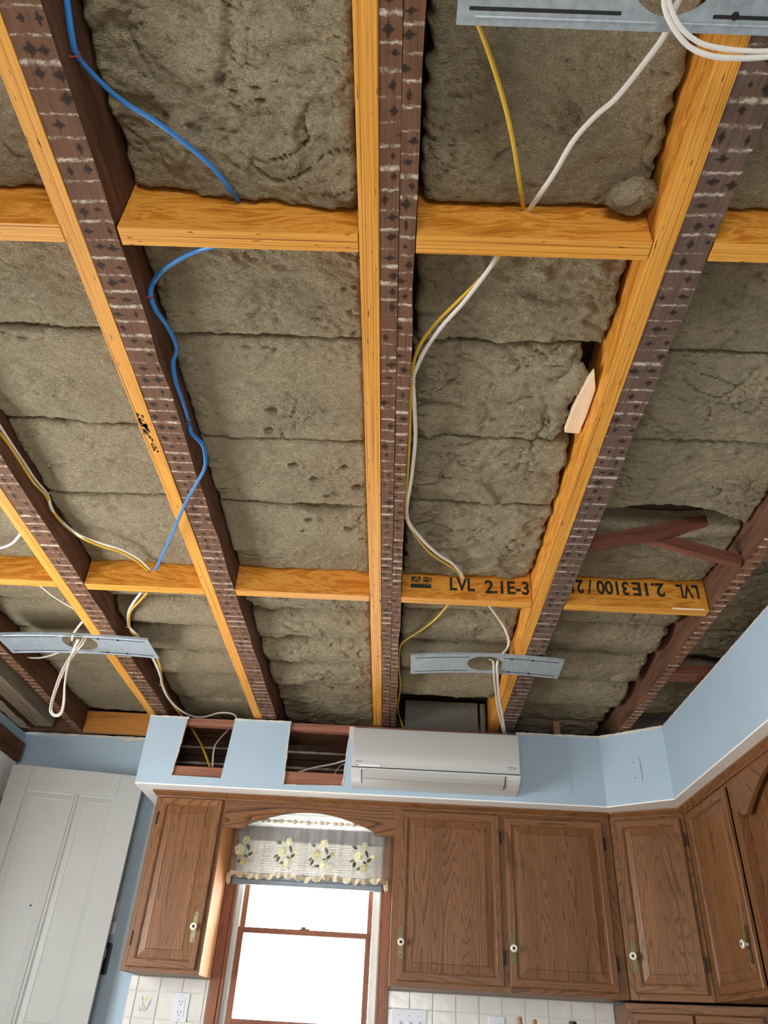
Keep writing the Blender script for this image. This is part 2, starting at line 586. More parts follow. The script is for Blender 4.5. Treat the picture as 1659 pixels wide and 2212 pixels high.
    di = g.n('ShaderNodeBsdfDiffuse'); tl = g.n('ShaderNodeBsdfTranslucent')
    cc = g.ramp(g.noise(g.coord(), 12.0, 3), [(0.3, lin(214, 214, 210)), (0.7, lin(228, 228, 224))])
    g.l(cc, di.inputs[0]); g.l(cc, tl.inputs[0])
    mx = g.n('ShaderNodeMixShader'); mx.inputs[0].default_value = 0.30
    g.l(di.outputs[0], mx.inputs[1]); g.l(tl.outputs[0], mx.inputs[2]); g.l(mx.outputs[0], g.out.inputs[0])
    # sheer curtain
    g = N('sheer_fabric')
    tr = g.n('ShaderNodeBsdfTransparent')
    di = g.n('ShaderNodeBsdfDiffuse')
    tl = g.n('ShaderNodeBsdfTranslucent')
    for s in (di, tl):
        s.inputs[0].default_value = lin(214, 205, 196)
    m1 = g.n('ShaderNodeMixShader'); m1.inputs[0].default_value = 0.45
    g.l(di.outputs[0], m1.inputs[1]); g.l(tl.outputs[0], m1.inputs[2])
    m2 = g.n('ShaderNodeMixShader')
    wv = g.noise(g.coord('Object', (400, 400, 400)), 1.0, 2)
    g.l(g.ramp(wv, [(0.3, (0.34, 0.34, 0.34, 1)), (0.7, (0.52, 0.52, 0.52, 1))]), m2.inputs[0])
    g.l(tr.outputs[0], m2.inputs[1]); g.l(m1.outputs[0], m2.inputs[2])
    g.l(m2.outputs[0], g.out.inputs[0])


make_materials()
random.seed(7)

# ------------------------------------------------------------------ room shell
JZ = 1.41           # underside of the joists
mb = MB().box(-2.31, 1.90, -3.1, 4.49, -1.18, -1.13)
struct(mb.build('floor', 'floor_wood'))
mb = MB().box(-2.31, 1.90, -3.1, 4.49, 1.62, 1.66)
struct(mb.build('ceiling', 'deck_board'))
WX0, WX1, WZ0, WZ1 = -0.800, -0.045, -0.20, 1.0
mb = MB()
mb.box(-2.31, WX0, 4.37, 4.49, -1.13, 1.405)
mb.box(WX1, 1.90, 4.37, 4.49, -1.13, 1.405)
mb.box(WX0, WX1, 4.37, 4.49, -1.13, WZ0)
mb.box(WX0, WX1, 4.37, 4.49, WZ1, 1.405)
wall_back = struct(mb.build('wall_back', 'blue_paint'))
mb = MB()
SY0, SY1, SZ0, SZ1 = 1.55, 3.15, -0.25, 0.75
mb.box(-2.31, -2.19, -3.1, SY0, -1.13, 1.405)
mb.box(-2.31, -2.19, SY1, 4.37, -1.13, 1.395)
mb.box(-2.31, -2.19, SY0, SY1, -1.13, SZ0)
mb.box(-2.31, -2.19, SY0, SY1, SZ1, 1.405)
wall_left = struct(mb.build('wall_left', 'blue_paint'))
struct(MB().box(-2.31, 1.90, 4.475, 4.49, 1.4055, 1.619).build('wall_back_rim', 'joist_side', None, (1, 0, 0)))
struct(MB().box(-2.31, -2.275, -2.97, 4.47, 1.4055, 1.619).build('wall_left_rim', 'joist_side', None, (0, 1, 0)))
wall_right = struct(MB().box(1.78, 1.90, -3.1, 4.37, -1.13, 1.619).build('wall_right', 'blue_paint'))
mb = MB()
mb.box(-2.31, -1.0, -3.1, -2.98, -1.13, 1.62)
mb.box(0.6, 1.90, -3.1, -2.98, -1.13, 1.62)
mb.box(-1.0, 0.6, -3.1, -2.98, 0.55, 1.62)
mb.box(-1.0, 0.6, -3.1, -2.98, -1.13, -0.65)
struct(mb.build('wall_rear', 'room_paint'))


def win_frame(name, F, a0, a1, b0, b1):
    mb = MB()
    w = 0.06
    mb.box(a0, a0 + w, 0, 0.08, b0, b1, 0, F); mb.box(a1 - w, a1, 0, 0.08, b0, b1, 0, F)
    mb.box(a0 + w, a1 - w, 0, 0.08, b0, b0 + w, 0, F); mb.box(a0 + w, a1 - w, 0, 0.08, b1 - w, b1, 0, F)
    m = (a0 + a1) / 2
    mb.box(m - w / 2, m + w / 2, 0, 0.08, b0 + w, b1 - w, 0, F)
    return struct(mb.build(name, 'vinyl_white'))


win_frame('window_2', lambda a, d, b: (-2.29 + d, a, b), SY0, SY1, SZ0, SZ1)
win_frame('window_3', lambda a, d, b: (a, -3.08 + d, b), -1.0, 0.6, -0.65, 0.55)

# ------------------------------------------------------------------ joists, sister beams, blocking
YB, YE = -1.3, 4.47
JT = 1.60
LVL_M = ['lvl_edge', 'lvl_face']
lvl_f = lambda n: 0 if n.z < -0.5 else 1
jst_f = lambda n: 0 if n.z < -0.5 else 1


def rough_board(x0, x1, y0, y1, z0, z1, seed, amp=0.003, step=0.12):
    """old board with slightly uneven edges"""
    rnd = random.Random(seed)
    mb = MB()
    k = max(2, int((y1 - y0) / step))
    rs = []
    for i in range(k + 1):
        y = y0 + (y1 - y0) * i / k
        a, b, c = (rnd.uniform(-amp, amp) for _ in range(3))
        rs.append([(x0, y, z0 + c * 0.6), (x1 + a, y, z0 + c * 0.6), (x1 + b * 0.6, y, z1), (x0, y, z1)])
    mb.rings(rs, 0, False, True, True, True)
    return mb


sides = {
    'far_left': (-1.885, -1.835, 'joist_underside_red', 'dark old ceiling joist nearest the left wall, without an orange beam beside it'),
    'left_2': (-1.315, -1.245, 'joist_underside', 'dark old joist under the left metal light plate'),
    'left_1': (-0.728, -0.650, 'joist_underside', 'dark old joist with the blue cable stapled along its side'),
    'right_1': (0.549, 0.628, 'joist_underside_grey', 'greyish old joist crossing behind the right metal light plate'),
    'right_2': (1.178, 1.223, 'joist_underside_red', 'red brown old joist nearest the right soffit, without an orange beam beside it'),
}
for i, (k, (a, b, m, lab)) in enumerate(sides.items()):
    o = rough_board(a, b, YB, YE, JZ, JT, i + 3).build('ceiling_joist', [m, 'joist_side'], None, (0, 1, 0), matf=jst_f)
    tag(o, lab, 'joist', 'old ceiling joists')
cj = thing('ceiling_joist', 'dark old joist of two boards in the middle of the ceiling', 'joist', (-0.04, 1.5, JZ), 'old ceiling joists')
rough_board(-0.078, -0.0380, YB, YE, JZ, JT, 31, 0.0006).build('board', ['joist_underside', 'joist_side'], cj, (0, 1, 0), matf=jst_f)
b2 = rough_board(-0.0366, -0.002, YB, YE, JZ + 0.001, JT, 32, 0.003).build('board', ['joist_underside', 'joist_side'], cj, (0, 1, 0), matf=jst_f)
for a, b, lab in ((-1.360, -1.315, 'orange laminated beam beside the joist under the left metal light plate'),
                  (-0.772, -0.728, 'orange laminated beam beside the joist with the blue cable'),
                  (-0.123, -0.078, 'orange laminated beam beside the two-board middle joist'),
                  (0.503, 0.549, 'orange laminated beam crossing behind the right metal light plate')):
    o = MB().box(a, b - 0.001, YB, YE, JZ - 0.002, JT).build('sister_beam', LVL_M, None, (0, 1, 0), 0.0012, lvl_f)
    tag(o, lab, 'beam', 'laminated beams sistered to the joists')

mould = [o for o in bpy.data.objects if o.name == 'sister_beam.001'][0]
rm = random.Random(4)
mb = MB()
for q in range(46):
    t = rm.random()
    cx, cy, r = -0.768 + 0.016 * rm.random() + 0.012 * t, 1.545 + 0.165 * t, rm.uniform(0.0012, 0.0055) * (1.2 - abs(t - 0.4))
    n0 = len(mb.v)
    for w in range(7):
        a = 2 * math.pi * w / 7
        k = rm.uniform(0.6, 1.2)
        mb.v.append((cx + r * k * math.cos(a), cy + 1.8 * r * k * math.sin(a), JZ - 0.0023))
    mb.face([n0 + w for w in range(7)])
mb.build('mould_stain', 'mould', mould)
blocks = {}
for key, a, b, y, lab in (
        ('n_l', -1.243, -0.774, 0.953, 'orange blocking at the upper left edge, left of the blue cable joist'),
        ('n_0', -0.648, -0.125, 0.955, 'orange blocking with the blue cable passing through it'),
        ('n_1', 0.0, 0.501, 0.953, 'orange blocking with a yellow and a white cable through it, nearest row'),
        ('n_2', 0.630, 1.176, 0.950, 'orange blocking at the upper right edge, right of the greyish joist'),
        ('f_ll', -1.833, -1.362, 2.532, 'orange blocking at the left edge in the far row'),
        ('f_l', -1.243, -0.774, 2.540, 'orange blocking in the far row where the blue cable end hangs'),
        ('f_0', -0.648, -0.125, 2.535, 'orange blocking without lettering, left of the middle joist in the far row'),
        ('f_1', 0.0, 0.501, 2.533, 'orange blocking stamped with upright black lettering'),
        ('f_2', 0.630, 1.176, 2.535, 'orange blocking stamped with upside-down black lettering')):
    o = MB().box(a, b, y, y + 0.045, JZ - 0.001, JT - 0.002).build('blocking', LVL_M, None, (1, 0, 0), 0.0012, lvl_f)
    tag(o, lab, 'blocking', 'laminated blocking between the joists')
    blocks[key] = o
# stencilled lettering on the far blocking
yf = 2.533 - 0.0006
Ff = lambda x0, z0: (lambda a, b, d: (x0 + a, yf, z0 + b))
o = blocks['f_1']
for k in range(2):
    mb = MB()
    if k == 0:
        for (a, b, c, d) in ((0.034, 0.114, 1.452, 1.470), (0.030, 0.114, 1.474, 1.476), (0.036, 0.072, 1.480, 1.503), (0.082, 0.114, 1.480, 1.503)):
            mb.face([len(mb.v) + i for i in range(4)]); mb.v += [(a, yf, c), (b, yf, c), (b, yf, d), (a, yf, d)]
        mb.build('stamp_block', 'print_green', o)
    else:
        text_part('AM', lambda a, b, d: (0.040 + a, yf - 0.0004, 1.480 + b), 0.070, 0.022, 'stamp_lettering', 'lvl_face', o)
text_part('LVL', Ff(0.186, 1.447), 0.098, 0.058, 'stamp_lettering', 'print_stencil', o, bold=0.028)
text_part('2.1E-3', Ff(0.322, 1.441), 0.172, 0.060, 'stamp_lettering', 'print_stencil', o, bold=0.028)
o = blocks['f_2']
yf = 2.535 - 0.0006
Fr = lambda x1, z1: (lambda a, b, d: (x1 - a, 2.535 - 0.0006, z1 - b))
text_part('LVL', Fr(1.150, 1.520), 0.085, 0.062, 'stamp_lettering', 'print_stencil', o, bold=0.028)
text_part('2.1E', Fr(1.020, 1.522), 0.125, 0.062, 'stamp_lettering', 'print_stencil', o, bold=0.028)
text_part('3100', Fr(0.882, 1.522), 0.125, 0.062, 'stamp_lettering', 'print_stencil', o, bold=0.028)
text_part('/ 21', Fr(0.740, 1.522), 0.080, 0.062, 'stamp_lettering', 'print_stencil', o, bold=0.028)
mb = MB()   # splintered strip along the right blocking's lower edge
rs = []
for i in range(9):
    x = 1.035 + 0.12 * i / 8
    t = 0.005 * (1 - abs(i - 3) / 6)
    rs.append([(x, 2.533, 1.409 - t * 0.3), (x, 2.528, 1.412), (x, 2.533, 1.412 + t)])
mb.rings(rs, 0, False, True, True, True)
mb.build('splinter', 'pale_wood', o, (1, 0, 0))

# pine blocking and plates at the top of the back wall, left corner
tag(MB().box(-1.833, -1.362, 4.30, 4.34, 1.408, 1.53).build('blocking', 'pine', None, (1, 0, 0), 0.0015), 'yellow pine blocking with knots above the left blue wall', 'blocking')
tag(MB().box(-2.18, -1.89, 4.33, 4.362, 1.41, 1.50).build('wall_plate', 'joist_side', None, (1, 0, 0)), 'dark wooden plate on top of the blue wall in the left corner', 'timber')
tag(MB().box(-2.10, -1.99, 2.6, 4.25, 1.405, 1.53).build('edge_plank', 'grey_old_wood', None, (0, 1, 0), 0.006), 'pale grey timber running along the left wall', 'timber')
tag(rough_board(-2.185, -2.125, 2.6, 4.28, 1.398, 1.50, 77, 0.006, 0.05).build('broken_lath_edge', ['plaster', 'joist_side'], None, (0, 1, 0), matf=jst_f), 'broken dark lath and plaster edge on top of the left wall', 'lath')

# ------------------------------------------------------------------ mineral wool batts
def _h(ix, iy, seed):
    n = (ix.astype(np.int64) * 374761393 + iy.astype(np.int64) * 668265263 + seed * 1274126177) & 0xFFFFFFFF
    n = ((n ^ (n >> 13)) * 1274126177) & 0xFFFFFFFF
    n = n ^ (n >> 16)
    return (n & 0xFFFF) / 65535.0 * 2 * np.pi


def perlin(x, y, seed=0):
    x0 = np.floor(x); y0 = np.floor(y)
    fx, fy = x - x0, y - y0
    u = fx * fx * fx * (fx * (fx * 6 - 15) + 10); v = fy * fy * fy * (fy * (fy * 6 - 15) + 10)

    def g(ix, iy, dx, dy):
        a = _h(ix, iy, seed)
        return np.cos(a) * dx + np.sin(a) * dy
    a = g(x0, y0, fx, fy); b = g(x0 + 1, y0, fx - 1, fy)
    c = g(x0, y0 + 1, fx, fy - 1); d = g(x0 + 1, y0 + 1, fx - 1, fy - 1)
    return ((a + (b - a) * u) + ((c + (d - c) * u) - (a + (b - a) * u)) * v) * 1.5


def fbm(x, y, seed, octv=4, gain=0.55):
    s = 0; a = 1.0
    for i in range(octv):
        s = s + a * perlin(x * 2 ** i, y * 2 ** i, seed + i * 13)
        a *= gain
    return s


def batt(label, x0, x1, y0, y1, zb=1.505, seed=0, rough=1.0, bulge=0.0, pits=(), slit0=None, slit1=None, res=0.0065, side=0.0, torn=0.0, tilt=0.0, tiltx=0.0, top=1.615, edge=0.012):
    nx = max(8, int((x1 - x0) / res)); ny = max(6, int((y1 - y0) / res))
    U, V = np.meshgrid(np.linspace(0, 1, nx + 1), np.linspace(0, 1, ny + 1))
    # ragged plan outline
    X0 = x0 + 0.004 + (0.006 + torn) * np.abs(fbm(np.full_like(V, 3.1), (y0 + V * (y1 - y0)) * 9, seed + 5, 3))
    X1 = x1 - 0.004 - (0.006 + torn) * np.abs(fbm(np.full_like(V, 9.7), (y0 + V * (y1 - y0)) * 9, seed + 8, 3)) - side
    X = X0 + U * (X1 - X0)
    w0 = 0.005 * fbm(X * 6, np.full_like(X, 1.3), seed + 21, 3) + 0.004
    w1 = 0.005 * fbm(X * 6, np.full_like(X, 7.9), seed + 22, 3) + 0.004
    for sl, k in ((slit0, 0), (slit1, 1)):
        if sl:
            q = np.clip(1 - ((X - sl[0]) / sl[1]) ** 2, 0, None) * sl[2]
            if k == 0:
                w0 = w0 + q
            else:
                w1 = w1 + q
    Y0 = y0 + np.abs(w0); Y1 = y1 - np.abs(w1)
    Y = Y0 + V * (Y1 - Y0)
    wx = 0.25 * fbm(X * 4, Y * 4, seed + 31, 2); wy = 0.25 * fbm(X * 4 + 5, Y * 4, seed + 32, 2)
    z = 0.007 * fbm(X * 3, Y * 4, seed, 3) + rough * (0.0032 * fbm(X * 12 + wx, Y * 22 + wy, seed + 1, 3) + 0.0030 * fbm(X * 40 + wx, Y * 75, seed + 2, 3))
    # creases and torn ridges
    n = perlin(X * 5 + 2.2 * wx, Y * 13 + 2.2 * wy, seed + 41)
    mk = np.clip(perlin(X * 4.2, Y * 4.2, seed + 42) * 2.4, 0, 1)
    z = z + 0.012 * rough * np.exp(-(n / 0.028) ** 2) * mk
    n = perlin(X * 16 + 3 * wx, Y * 30 + 3 * wy, seed + 43)
    mk = np.clip(perlin(X * 7, Y * 7, seed + 44) * 2.2, 0, 1)
    z = z + 0.008 * rough * np.exp(-(n / 0.06) ** 2) * mk
    st = perlin(X * 9 + 2 * wx, Y * 12 + 2 * wy, seed + 45)
    z = z - 0.007 * rough * np.clip((st - 0.12) * 12, 0, 1) * (1 if rough > 1.1 else 0.35)
    z = z - bulge * (1 - (2 * V - 1) ** 2)
    z = z + tilt * (V - 0.5) + tiltx * (U - 0.5)
    for (px, py, pr, pd) in pits:
        d2 = ((X - px) / pr) ** 2 + ((Y - py) / (pr * 0.65)) ** 2 + 0.5 * fbm(X * 40, Y * 40, seed + 51, 2)
        z = z + pd * np.exp(-np.clip(d2, 0, None) ** 1.5)
        z = z - 0.3 * pd * np.exp(-((np.sqrt(np.clip(d2, 0, None)) - 1.5) / 0.4) ** 2)
    # rounded, slightly frayed edges
    fr = 1 + 0.6 * fbm(X * 18, Y * 18, seed + 61, 2)
    for dist in (X - X0, X1 - X, Y - Y0, Y1 - Y):
        r = edge * np.clip(fr, 0.35, 1.8)
        t = np.clip(1 - dist / r, 0, 1)
        z = z + r * (1 - np.sqrt(np.clip(1 - t * t, 0, 1)))
    Z = np.minimum(zb + z, top - 0.01)
    mb = MB()
    P = np.stack([X, Y, Z], -1)
    rs = [list(map(tuple, P[j])) for j in range(ny + 1)]
    mb.grid(rs, 0, True)
    idx = [i for i in range(nx + 1)] + [j * (nx + 1) + nx for j in range(1, ny + 1)] + [ny * (nx + 1) + i for i in range(nx - 1, -1, -1)] + [j * (nx + 1) for j in range(ny - 1, 0, -1)]
    b0 = len(mb.v)
    for i in idx:
        p = mb.v[i]
        mb.v.append((p[0], p[1], top))
    k = len(idx)
    for i in range(k):
        j = (i + 1) % k
        mb.face([idx[j], idx[i], b0 + i, b0 + j], 0, True)
    mb.face([b0 + i for i in range(k)][::-1])
    o = mb.build('insulation_batt', 'mineral_wool', None, sharp=80)
    return tag(o, label, 'insulation', 'mineral wool batts between the joists')


ORD = ['first', 'second', 'third', 'fourth', 'fifth', 'sixth']
BAY = {
    -2: ((-1.835, -1.360), 'left plate bay'),
    -1: ((-1.245, -0.772), 'bay left of the blue cable joist'),
    0: ((-0.650, -0.123), 'bay left of the middle joist'),
    1: ((-0.002, 0.503), 'bay right of the middle joist'),
    2: ((0.628, 1.178), 'bay right of the greyish joist'),
}
near = [(-1.0, -0.62), (-0.62, -0.24), (-0.24, 0.14), (0.14, 0.525), (0.525, 0.950)]
cut = {
    -2: ([1.00, 1.35, 1.72, 2.10, 2.528], [2.582, 2.93, 3.22, 3.60, 4.29]),
    -1: ([1.002, 1.330, 1.702, 2.067, 2.536], [2.588, 2.83, 3.08, 3.36, 3.66, 4.0, 4.34]),
    0: ([1.003, 1.336, 1.748, 2.085, 2.531], [2.583, 2.86, 3.125, 3.405, 3.66, 4.0, 4.34]),
    1: ([1.001, 1.329, 1.705, 2.04, 2.529], [2.581, 2.80, 3.10, 3.40, 3.74]),
    2: ([0.998, 1.335, 1.688, 2.12, 2.531], [2.583, 2.86, 3.14, 3.46, 3.80, 4.08, 4.34]),
}
for b, ((xa, xb), desc) in BAY.items():
    if b > -2:
        for i, (ya, yb) in enumerate(near):
            batt('mineral wool batt, %s before near blocking, %s' % (['fifth', 'fourth', 'third', 'second', 'first'][i], desc), xa, xb, ya, yb,
                 {0: 1.512, 1: 1.520, -1: 1.535, 2: 1.52}[b], seed=100 + 37 * b + i, rough=1.5 if b == 0 else 0.9, res=0.006 if i == 4 else 0.02,
                 torn=0.012 if b == 1 else 0.0, edge=0.016, tiltx=-0.07 if (b == 0 and i == 4) else 0.0)
    s1, s2 = cut[b]
    for i in range(len(s1) - 1):
        kw = dict(zb=1.505, rough=0.95, bulge=0.006)
        if b == 0 and i == 2:
            kw['pits'] = [(-0.36, 1.86, 0.016, 0.022), (-0.30, 1.93, 0.014, 0.02), (-0.20, 1.87, 0.014, 0.02), (-0.155, 1.97, 0.02, 0.025), (-0.26, 2.02, 0.012, 0.02)]
        if b == 0 and i == 1:
            kw['pits'] = [(-0.42, 1.70, 0.014, 0.015), (-0.40, 1.60, 0.02, 0.012)]
        if b == 0 and i == 3:
            kw['pits'] = [(-0.33, 2.16, 0.018, 0.022), (-0.19, 2.20, 0.018, 0.024), (-0.36, 2.24, 0.012, 0.018), (-0.15, 2.26, 0.012, 0.018)]
            kw['slit0'] = (-0.26, 0.12, 0.03)
        if b == 1:
            kw['torn'] = 0.01; kw['rough'] = 1.15
            if i == 1:
                kw['side'] = 0.045
        if b == 2 and i == 2:
            kw['slit1'] = (0.88, 0.3, 0.10); kw['zb'] = 1.515
        if b == 2 and i == 3:
            kw['slit0'] = (0.92, 0.3, 0.06)
            kw['zb'] = 1.525
        if i == 3:
            kw['tilt'] = 0.012
        batt('mineral wool batt, %s behind near blocking, %s' % (ORD[i], desc), xa, xb, s1[i], s1[i + 1], seed=300 + 41 * b + 7 * i, **kw)
    for i in range(len(s2) - 1):
        kw = dict(zb=1.51, rough=0.9, bulge=0.032, edge=0.024)
        if b == 0:
            kw['rough'] = 1.25
            if i == 0: kw['slit1'] = (-0.2, 0.08, 0.006)
            if i == 1: kw['slit0'] = (-0.40, 0.10, 0.014); kw['slit1'] = (-0.42, 0.13, 0.030)
            if i == 2: kw['slit0'] = (-0.42, 0.13, 0.024); kw['slit1'] = (-0.40, 0.17, 0.022)
            if i == 3: kw['slit0'] = (-0.40, 0.17, 0.020)
        if b == -1:
            kw['rough'] = 0.5; kw['bulge'] = 0.042; kw['zb'] = 1.527
            if i == 0: kw['slit1'] = (-1.0, 0.26, 0.02)
            if i == 1: kw['slit0'] = (-1.0, 0.26, 0.02)
        if b == 1 and i >= 2:
            kw['bulge'] = 0.05; kw['zb'] = 1.51
        if b == 2:
            kw['side'] = 0.02; kw['torn'] = 0.02; kw['rough'] = 1.1
        if b == -2:
            kw['zb'] = 1.535; kw['rough'] = 0.7; kw['bulge'] = 0.012
        if b in (-1, 0) and i >= 4 or b == 2 and i >= 4:
            kw['zb'] = 1.53; kw['bulge'] = 0.01
        batt('mineral wool batt, %s behind far blocking, %s' % (ORD[i], desc), xa, xb, s2[i], s2[i + 1], seed=600 + 43 * b + 7 * i, **kw)
for i, (ya, yb) in enumerate(((1.9, 2.4), (2.4, 2.85), (2.85, 3.12), (3.22, 3.9))):
    batt('mineral wool batt %s along the right soffit' % ORD[i], 1.223, 1.775, ya, yb, 1.50, 900 + i, 1.2, 0.02)
for i, (ya, yb) in enumerate(((2.6, 3.2), (3.2, 3.75), (3.75, 4.3))):
    batt('mineral wool batt %s in the narrow bay along the left wall' % ORD[i], -1.985, -1.888, ya, yb, 1.53, 950 + i, 0.8, 0.01)

# grey board block standing in the bay above the wall-mounted unit
tag(MB().box(0.045, 0.448, 4.0, 4.06, 1.412, 1.575).build('fibre_board_block', 'grey_fibre_board', None, None, 0.004), 'grey fibre board block standing above the white wall unit', 'board')
tag(MB().box(0.460, 0.488, 4.0, 4.05, 1.412, 1.575).build('fibre_board_strip', 'grey_fibre_board', None, None, 0.006), 'narrow grey strip beside the fibre board block', 'board')

tag(MB().box(0.865, 0.900, 4.03, 4.07, 1.406, 1.505).build('timber_stub', 'brown_framing', None, (0, 0, 1), 0.003), 'short upright timber stub above the access panel', 'timber')
# torn clump and pale offcut at the right laminated beam
mb = MB()
poly = [(0.452, 1.625), (0.494, 1.628), (0.4985, 1.55), (0.4985, 1.44), (0.480, 1.375), (0.464, 1.43), (0.455, 1.52)]
mb.prism(poly, 1.462, 1.482, lambda a, b, d: (a, b, d + (b - 1.5) * 0.05))
tag(mb.build('wood_offcut', 'pale_wood', None, (0.05, 1, 0), 0.002), 'pale splintered wood offcut wedged beside the right orange beam', 'wood offcut')
rs = []
for i in range(15):
    t = i / 14
    y = 1.37 + 0.27 * t
    cx = 0.440 - 0.026 * t + 0.012 * math.sin(9 * t)
    r = (0.010 + 0.030 * math.sin(math.pi * min(1, t * 1.05) ** 0.8)) * (1 + 0.25 * random.uniform(-1, 1))
    rs.append([(cx + r * math.cos(2 * math.pi * q / 14) * random.uniform(0.8, 1.15), y + random.uniform(-0.006, 0.006), 1.487 + 0.6 * r * math.sin(2 * math.pi * q / 14) * random.uniform(0.7, 1.2)) for q in range(14)])
tag(MB().rings(rs, 0, True, True, True, True).build('insulation_clump', 'mineral_wool'), 'torn clump of mineral wool over the pale wood offcut', 'insulation')
for (cx, cy, r, lab, sd) in ((1.06, 3.36, 0.05, 'ragged wool tuft hanging at the red brown joist', 1), (0.455, 0.90, 0.04, 'wool tuft above the near blocking by the right orange beam', 2)):
    rnd = random.Random(sd)
    rs = []
    for i in range(9):
        th = math.pi * (i + 0.3) / 8.6
        rs.append([(cx + 1.3 * r * math.sin(th) * math.cos(2 * math.pi * q / 14) * rnd.uniform(0.75, 1.2), cy + r * math.sin(th) * math.sin(2 * math.pi * q / 14) * rnd.uniform(0.75, 1.2), 1.49 - 0.55 * r * math.cos(th) + rnd.uniform(-0.004, 0.004)) for q in range(14)])
    tag(MB().rings(rs, 0, True, True, True, True).build('insulation_tuft', 'mineral_wool'), lab, 'insulation')

# cross bridging in the right bay
def strip(a, b, w, t):
    """bar from a to b in the XZ plane, width w across, thickness t along Y"""
    a, b = Vector(a), Vector(b)
    d = (b - a).normalized(); n = Vector((-d.z, 0, d.x)) * (w / 2)
    mb = MB()
    rs = []
    for p in (a, b):
        rs.append([p - n - Vector((0, t / 2, 0)), p + n - Vector((0, t / 2, 0)), p + n + Vector((0, t / 2, 0)), p - n + Vector((0, t / 2, 0))])
    return mb.rings(rs, 0, False, True, True, True)


tag(strip((0.632, 2.18, 1.447), (1.10, 2.18, 1.575), 0.048, 0.030).build('cross_brace', 'red_old_wood', None, (1, 0, 0.3), 0.0015), 'red brown brace rising to the right in the right bay', 'brace', 'cross bridging')
tag(strip((0.86, 2.215, 1.520), (1.174, 2.215, 1.430), 0.042, 0.030).build('cross_brace', 'red_old_wood', None, (1, 0, -0.3), 0.0015), 'red brown brace falling to the right in the right bay', 'brace', 'cross bridging')
tag(MB().box(1.226, 1.776, 3.125, 3.215, 1.412, 1.455).build('cross_brace', 'red_old_wood', None, (1, 0, 0), 0.002), 'red brown block between the last joist and the right soffit', 'brace')

# ------------------------------------------------------------------ soffit above the cabinets
SY = 3.93
rnd = random.Random(5)


def jag(x0, x1, z, amp, n):
    return [(x0 + (x1 - x0) * i / n, z + rnd.uniform(-amp, amp)) for i in range(n + 1)]


prof = [(-1.33, 1.037), (1.08, 1.037)] + jag(1.08, 0.64, 1.392, 0.004, 12) + [(0.64, 1.372), (-0.245, 1.372), (-0.262, 1.072), (-0.566, 1.062)] + \
    jag(-0.567, -0.870, 1.392, 0.003, 6) + [(-0.893, 1.078), (-1.150, 1.081), (-1.127, 1.372)] + jag(-1.128, -1.33, 1.39, 0.003, 5)
mb = MB().prism(prof, SY, SY + 0.013, lambda a, b, d: (a, d, b))
soff = struct(mb.build('wall_soffit_back', 'blue_paint'))
mb = MB().box(-1.33, -1.317, SY + 0.013, 4.37, 1.037, 1.39)
mb.build('soffit_end', 'blue_paint', soff)
# torn paper edges along the cut openings
for (xa, xb, z) in ((-1.335, -1.12, 1.388), (-0.872, -0.565, 1.391), (0.64, 1.09, 1.391)):
    mb = MB(); rs = []
    k = int((xb - xa) / 0.018)
    for i in range(k + 1):
        x = xa + (xb - xa) * i / k
        h = rnd.uniform(0.002, 0.009)
        rs.append([(x, SY - 0.003, z - h), (x, SY - 0.004, z + h * 0.5), (x, SY + 0.016, z + h * 0.6), (x, SY + 0.016, z - h)])
    mb.rings(rs, 0, False, True, True, True).build('torn_paper_edge', 'torn_paper', soff)
for (pts) in ([(-1.152, 1.081), (-1.128, 1.372)], [(-0.568, 1.062), (-0.571, 1.39)], [(-0.264, 1.066), (-0.245, 1.372)], [(-0.566, 1.062), (-0.50, 1.066)], [(-0.33, 1.069), (-0.262, 1.070)]):
    (xa, za), (xb, zb) = pts
    mb = MB(); rs = []
    for i in range(13):
        t = i / 12
        x, z = xa + (xb - xa) * t, za + (zb - za) * t
        h = rnd.uniform(0.001, 0.005)
        rs.append([(x - h, SY - 0.002, z - h), (x + h, SY - 0.002, z + h * 0.2), (x + h, SY + 0.014, z + h), (x - h, SY + 0.014, z)])
    mb.rings(rs, 0, False, True, True, True).build('torn_paper_edge', 'torn_paper', soff)
DA, DB = Vector((1.08, 3.93, 0)), Vector((1.352, 3.73, 0))
dd = (DB - DA).normalized(); dn = Vector((dd.y, -dd.x, 0))     # dn points into the room
FD = lambda u, v, d: tuple(DA + dd * u + dn * d + Vector((0, 0, v)))
LD = (DB - DA).length
mb = MB().prism([(0, 1.037), (LD, 1.037)] + jag(LD, 0, 1.392, 0.003, 8), -0.013, 0, FD)
sc = struct(mb.build('wall_soffit_corner', 'blue_paint'))
mb = MB(); rs = []
for i in range(18):
    u = LD * i / 17; h = rnd.uniform(0.003, 0.010)
    rs.append([FD(u, 1.389 - h, 0.003), FD(u, 1.392 + h * 0.5, 0.004), FD(u, 1.392 + h * 0.6, -0.018), FD(u, 1.389 - h, -0.018)])
mb.rings(rs, 0, False, True, True, True).build('torn_paper_edge', 'torn_paper', sc)
mb = MB().prism([(3.73, 1.037), (0.2, 1.037)] + jag(0.2, 3.73, 1.388, 0.003, 90), 1.352, 1.365, lambda a, b, d: (d, a, b))
sr = struct(mb.build('wall_soffit_right', 'blue_paint'))
mb = MB(); rs = []
for i in range(150):
    y = 3.73 - 3.5 * i / 149; h = rnd.uniform(0.001, 0.005)
    rs.append([(1.351, y, 1.387 - h), (1.351, y, 1.389 + h * 0.5), (1.368, y, 1.390), (1.368, y, 1.386)])
mb.rings(rs, 0, False, True, True, True).build('torn_paper_edge', 'torn_paper', sr)
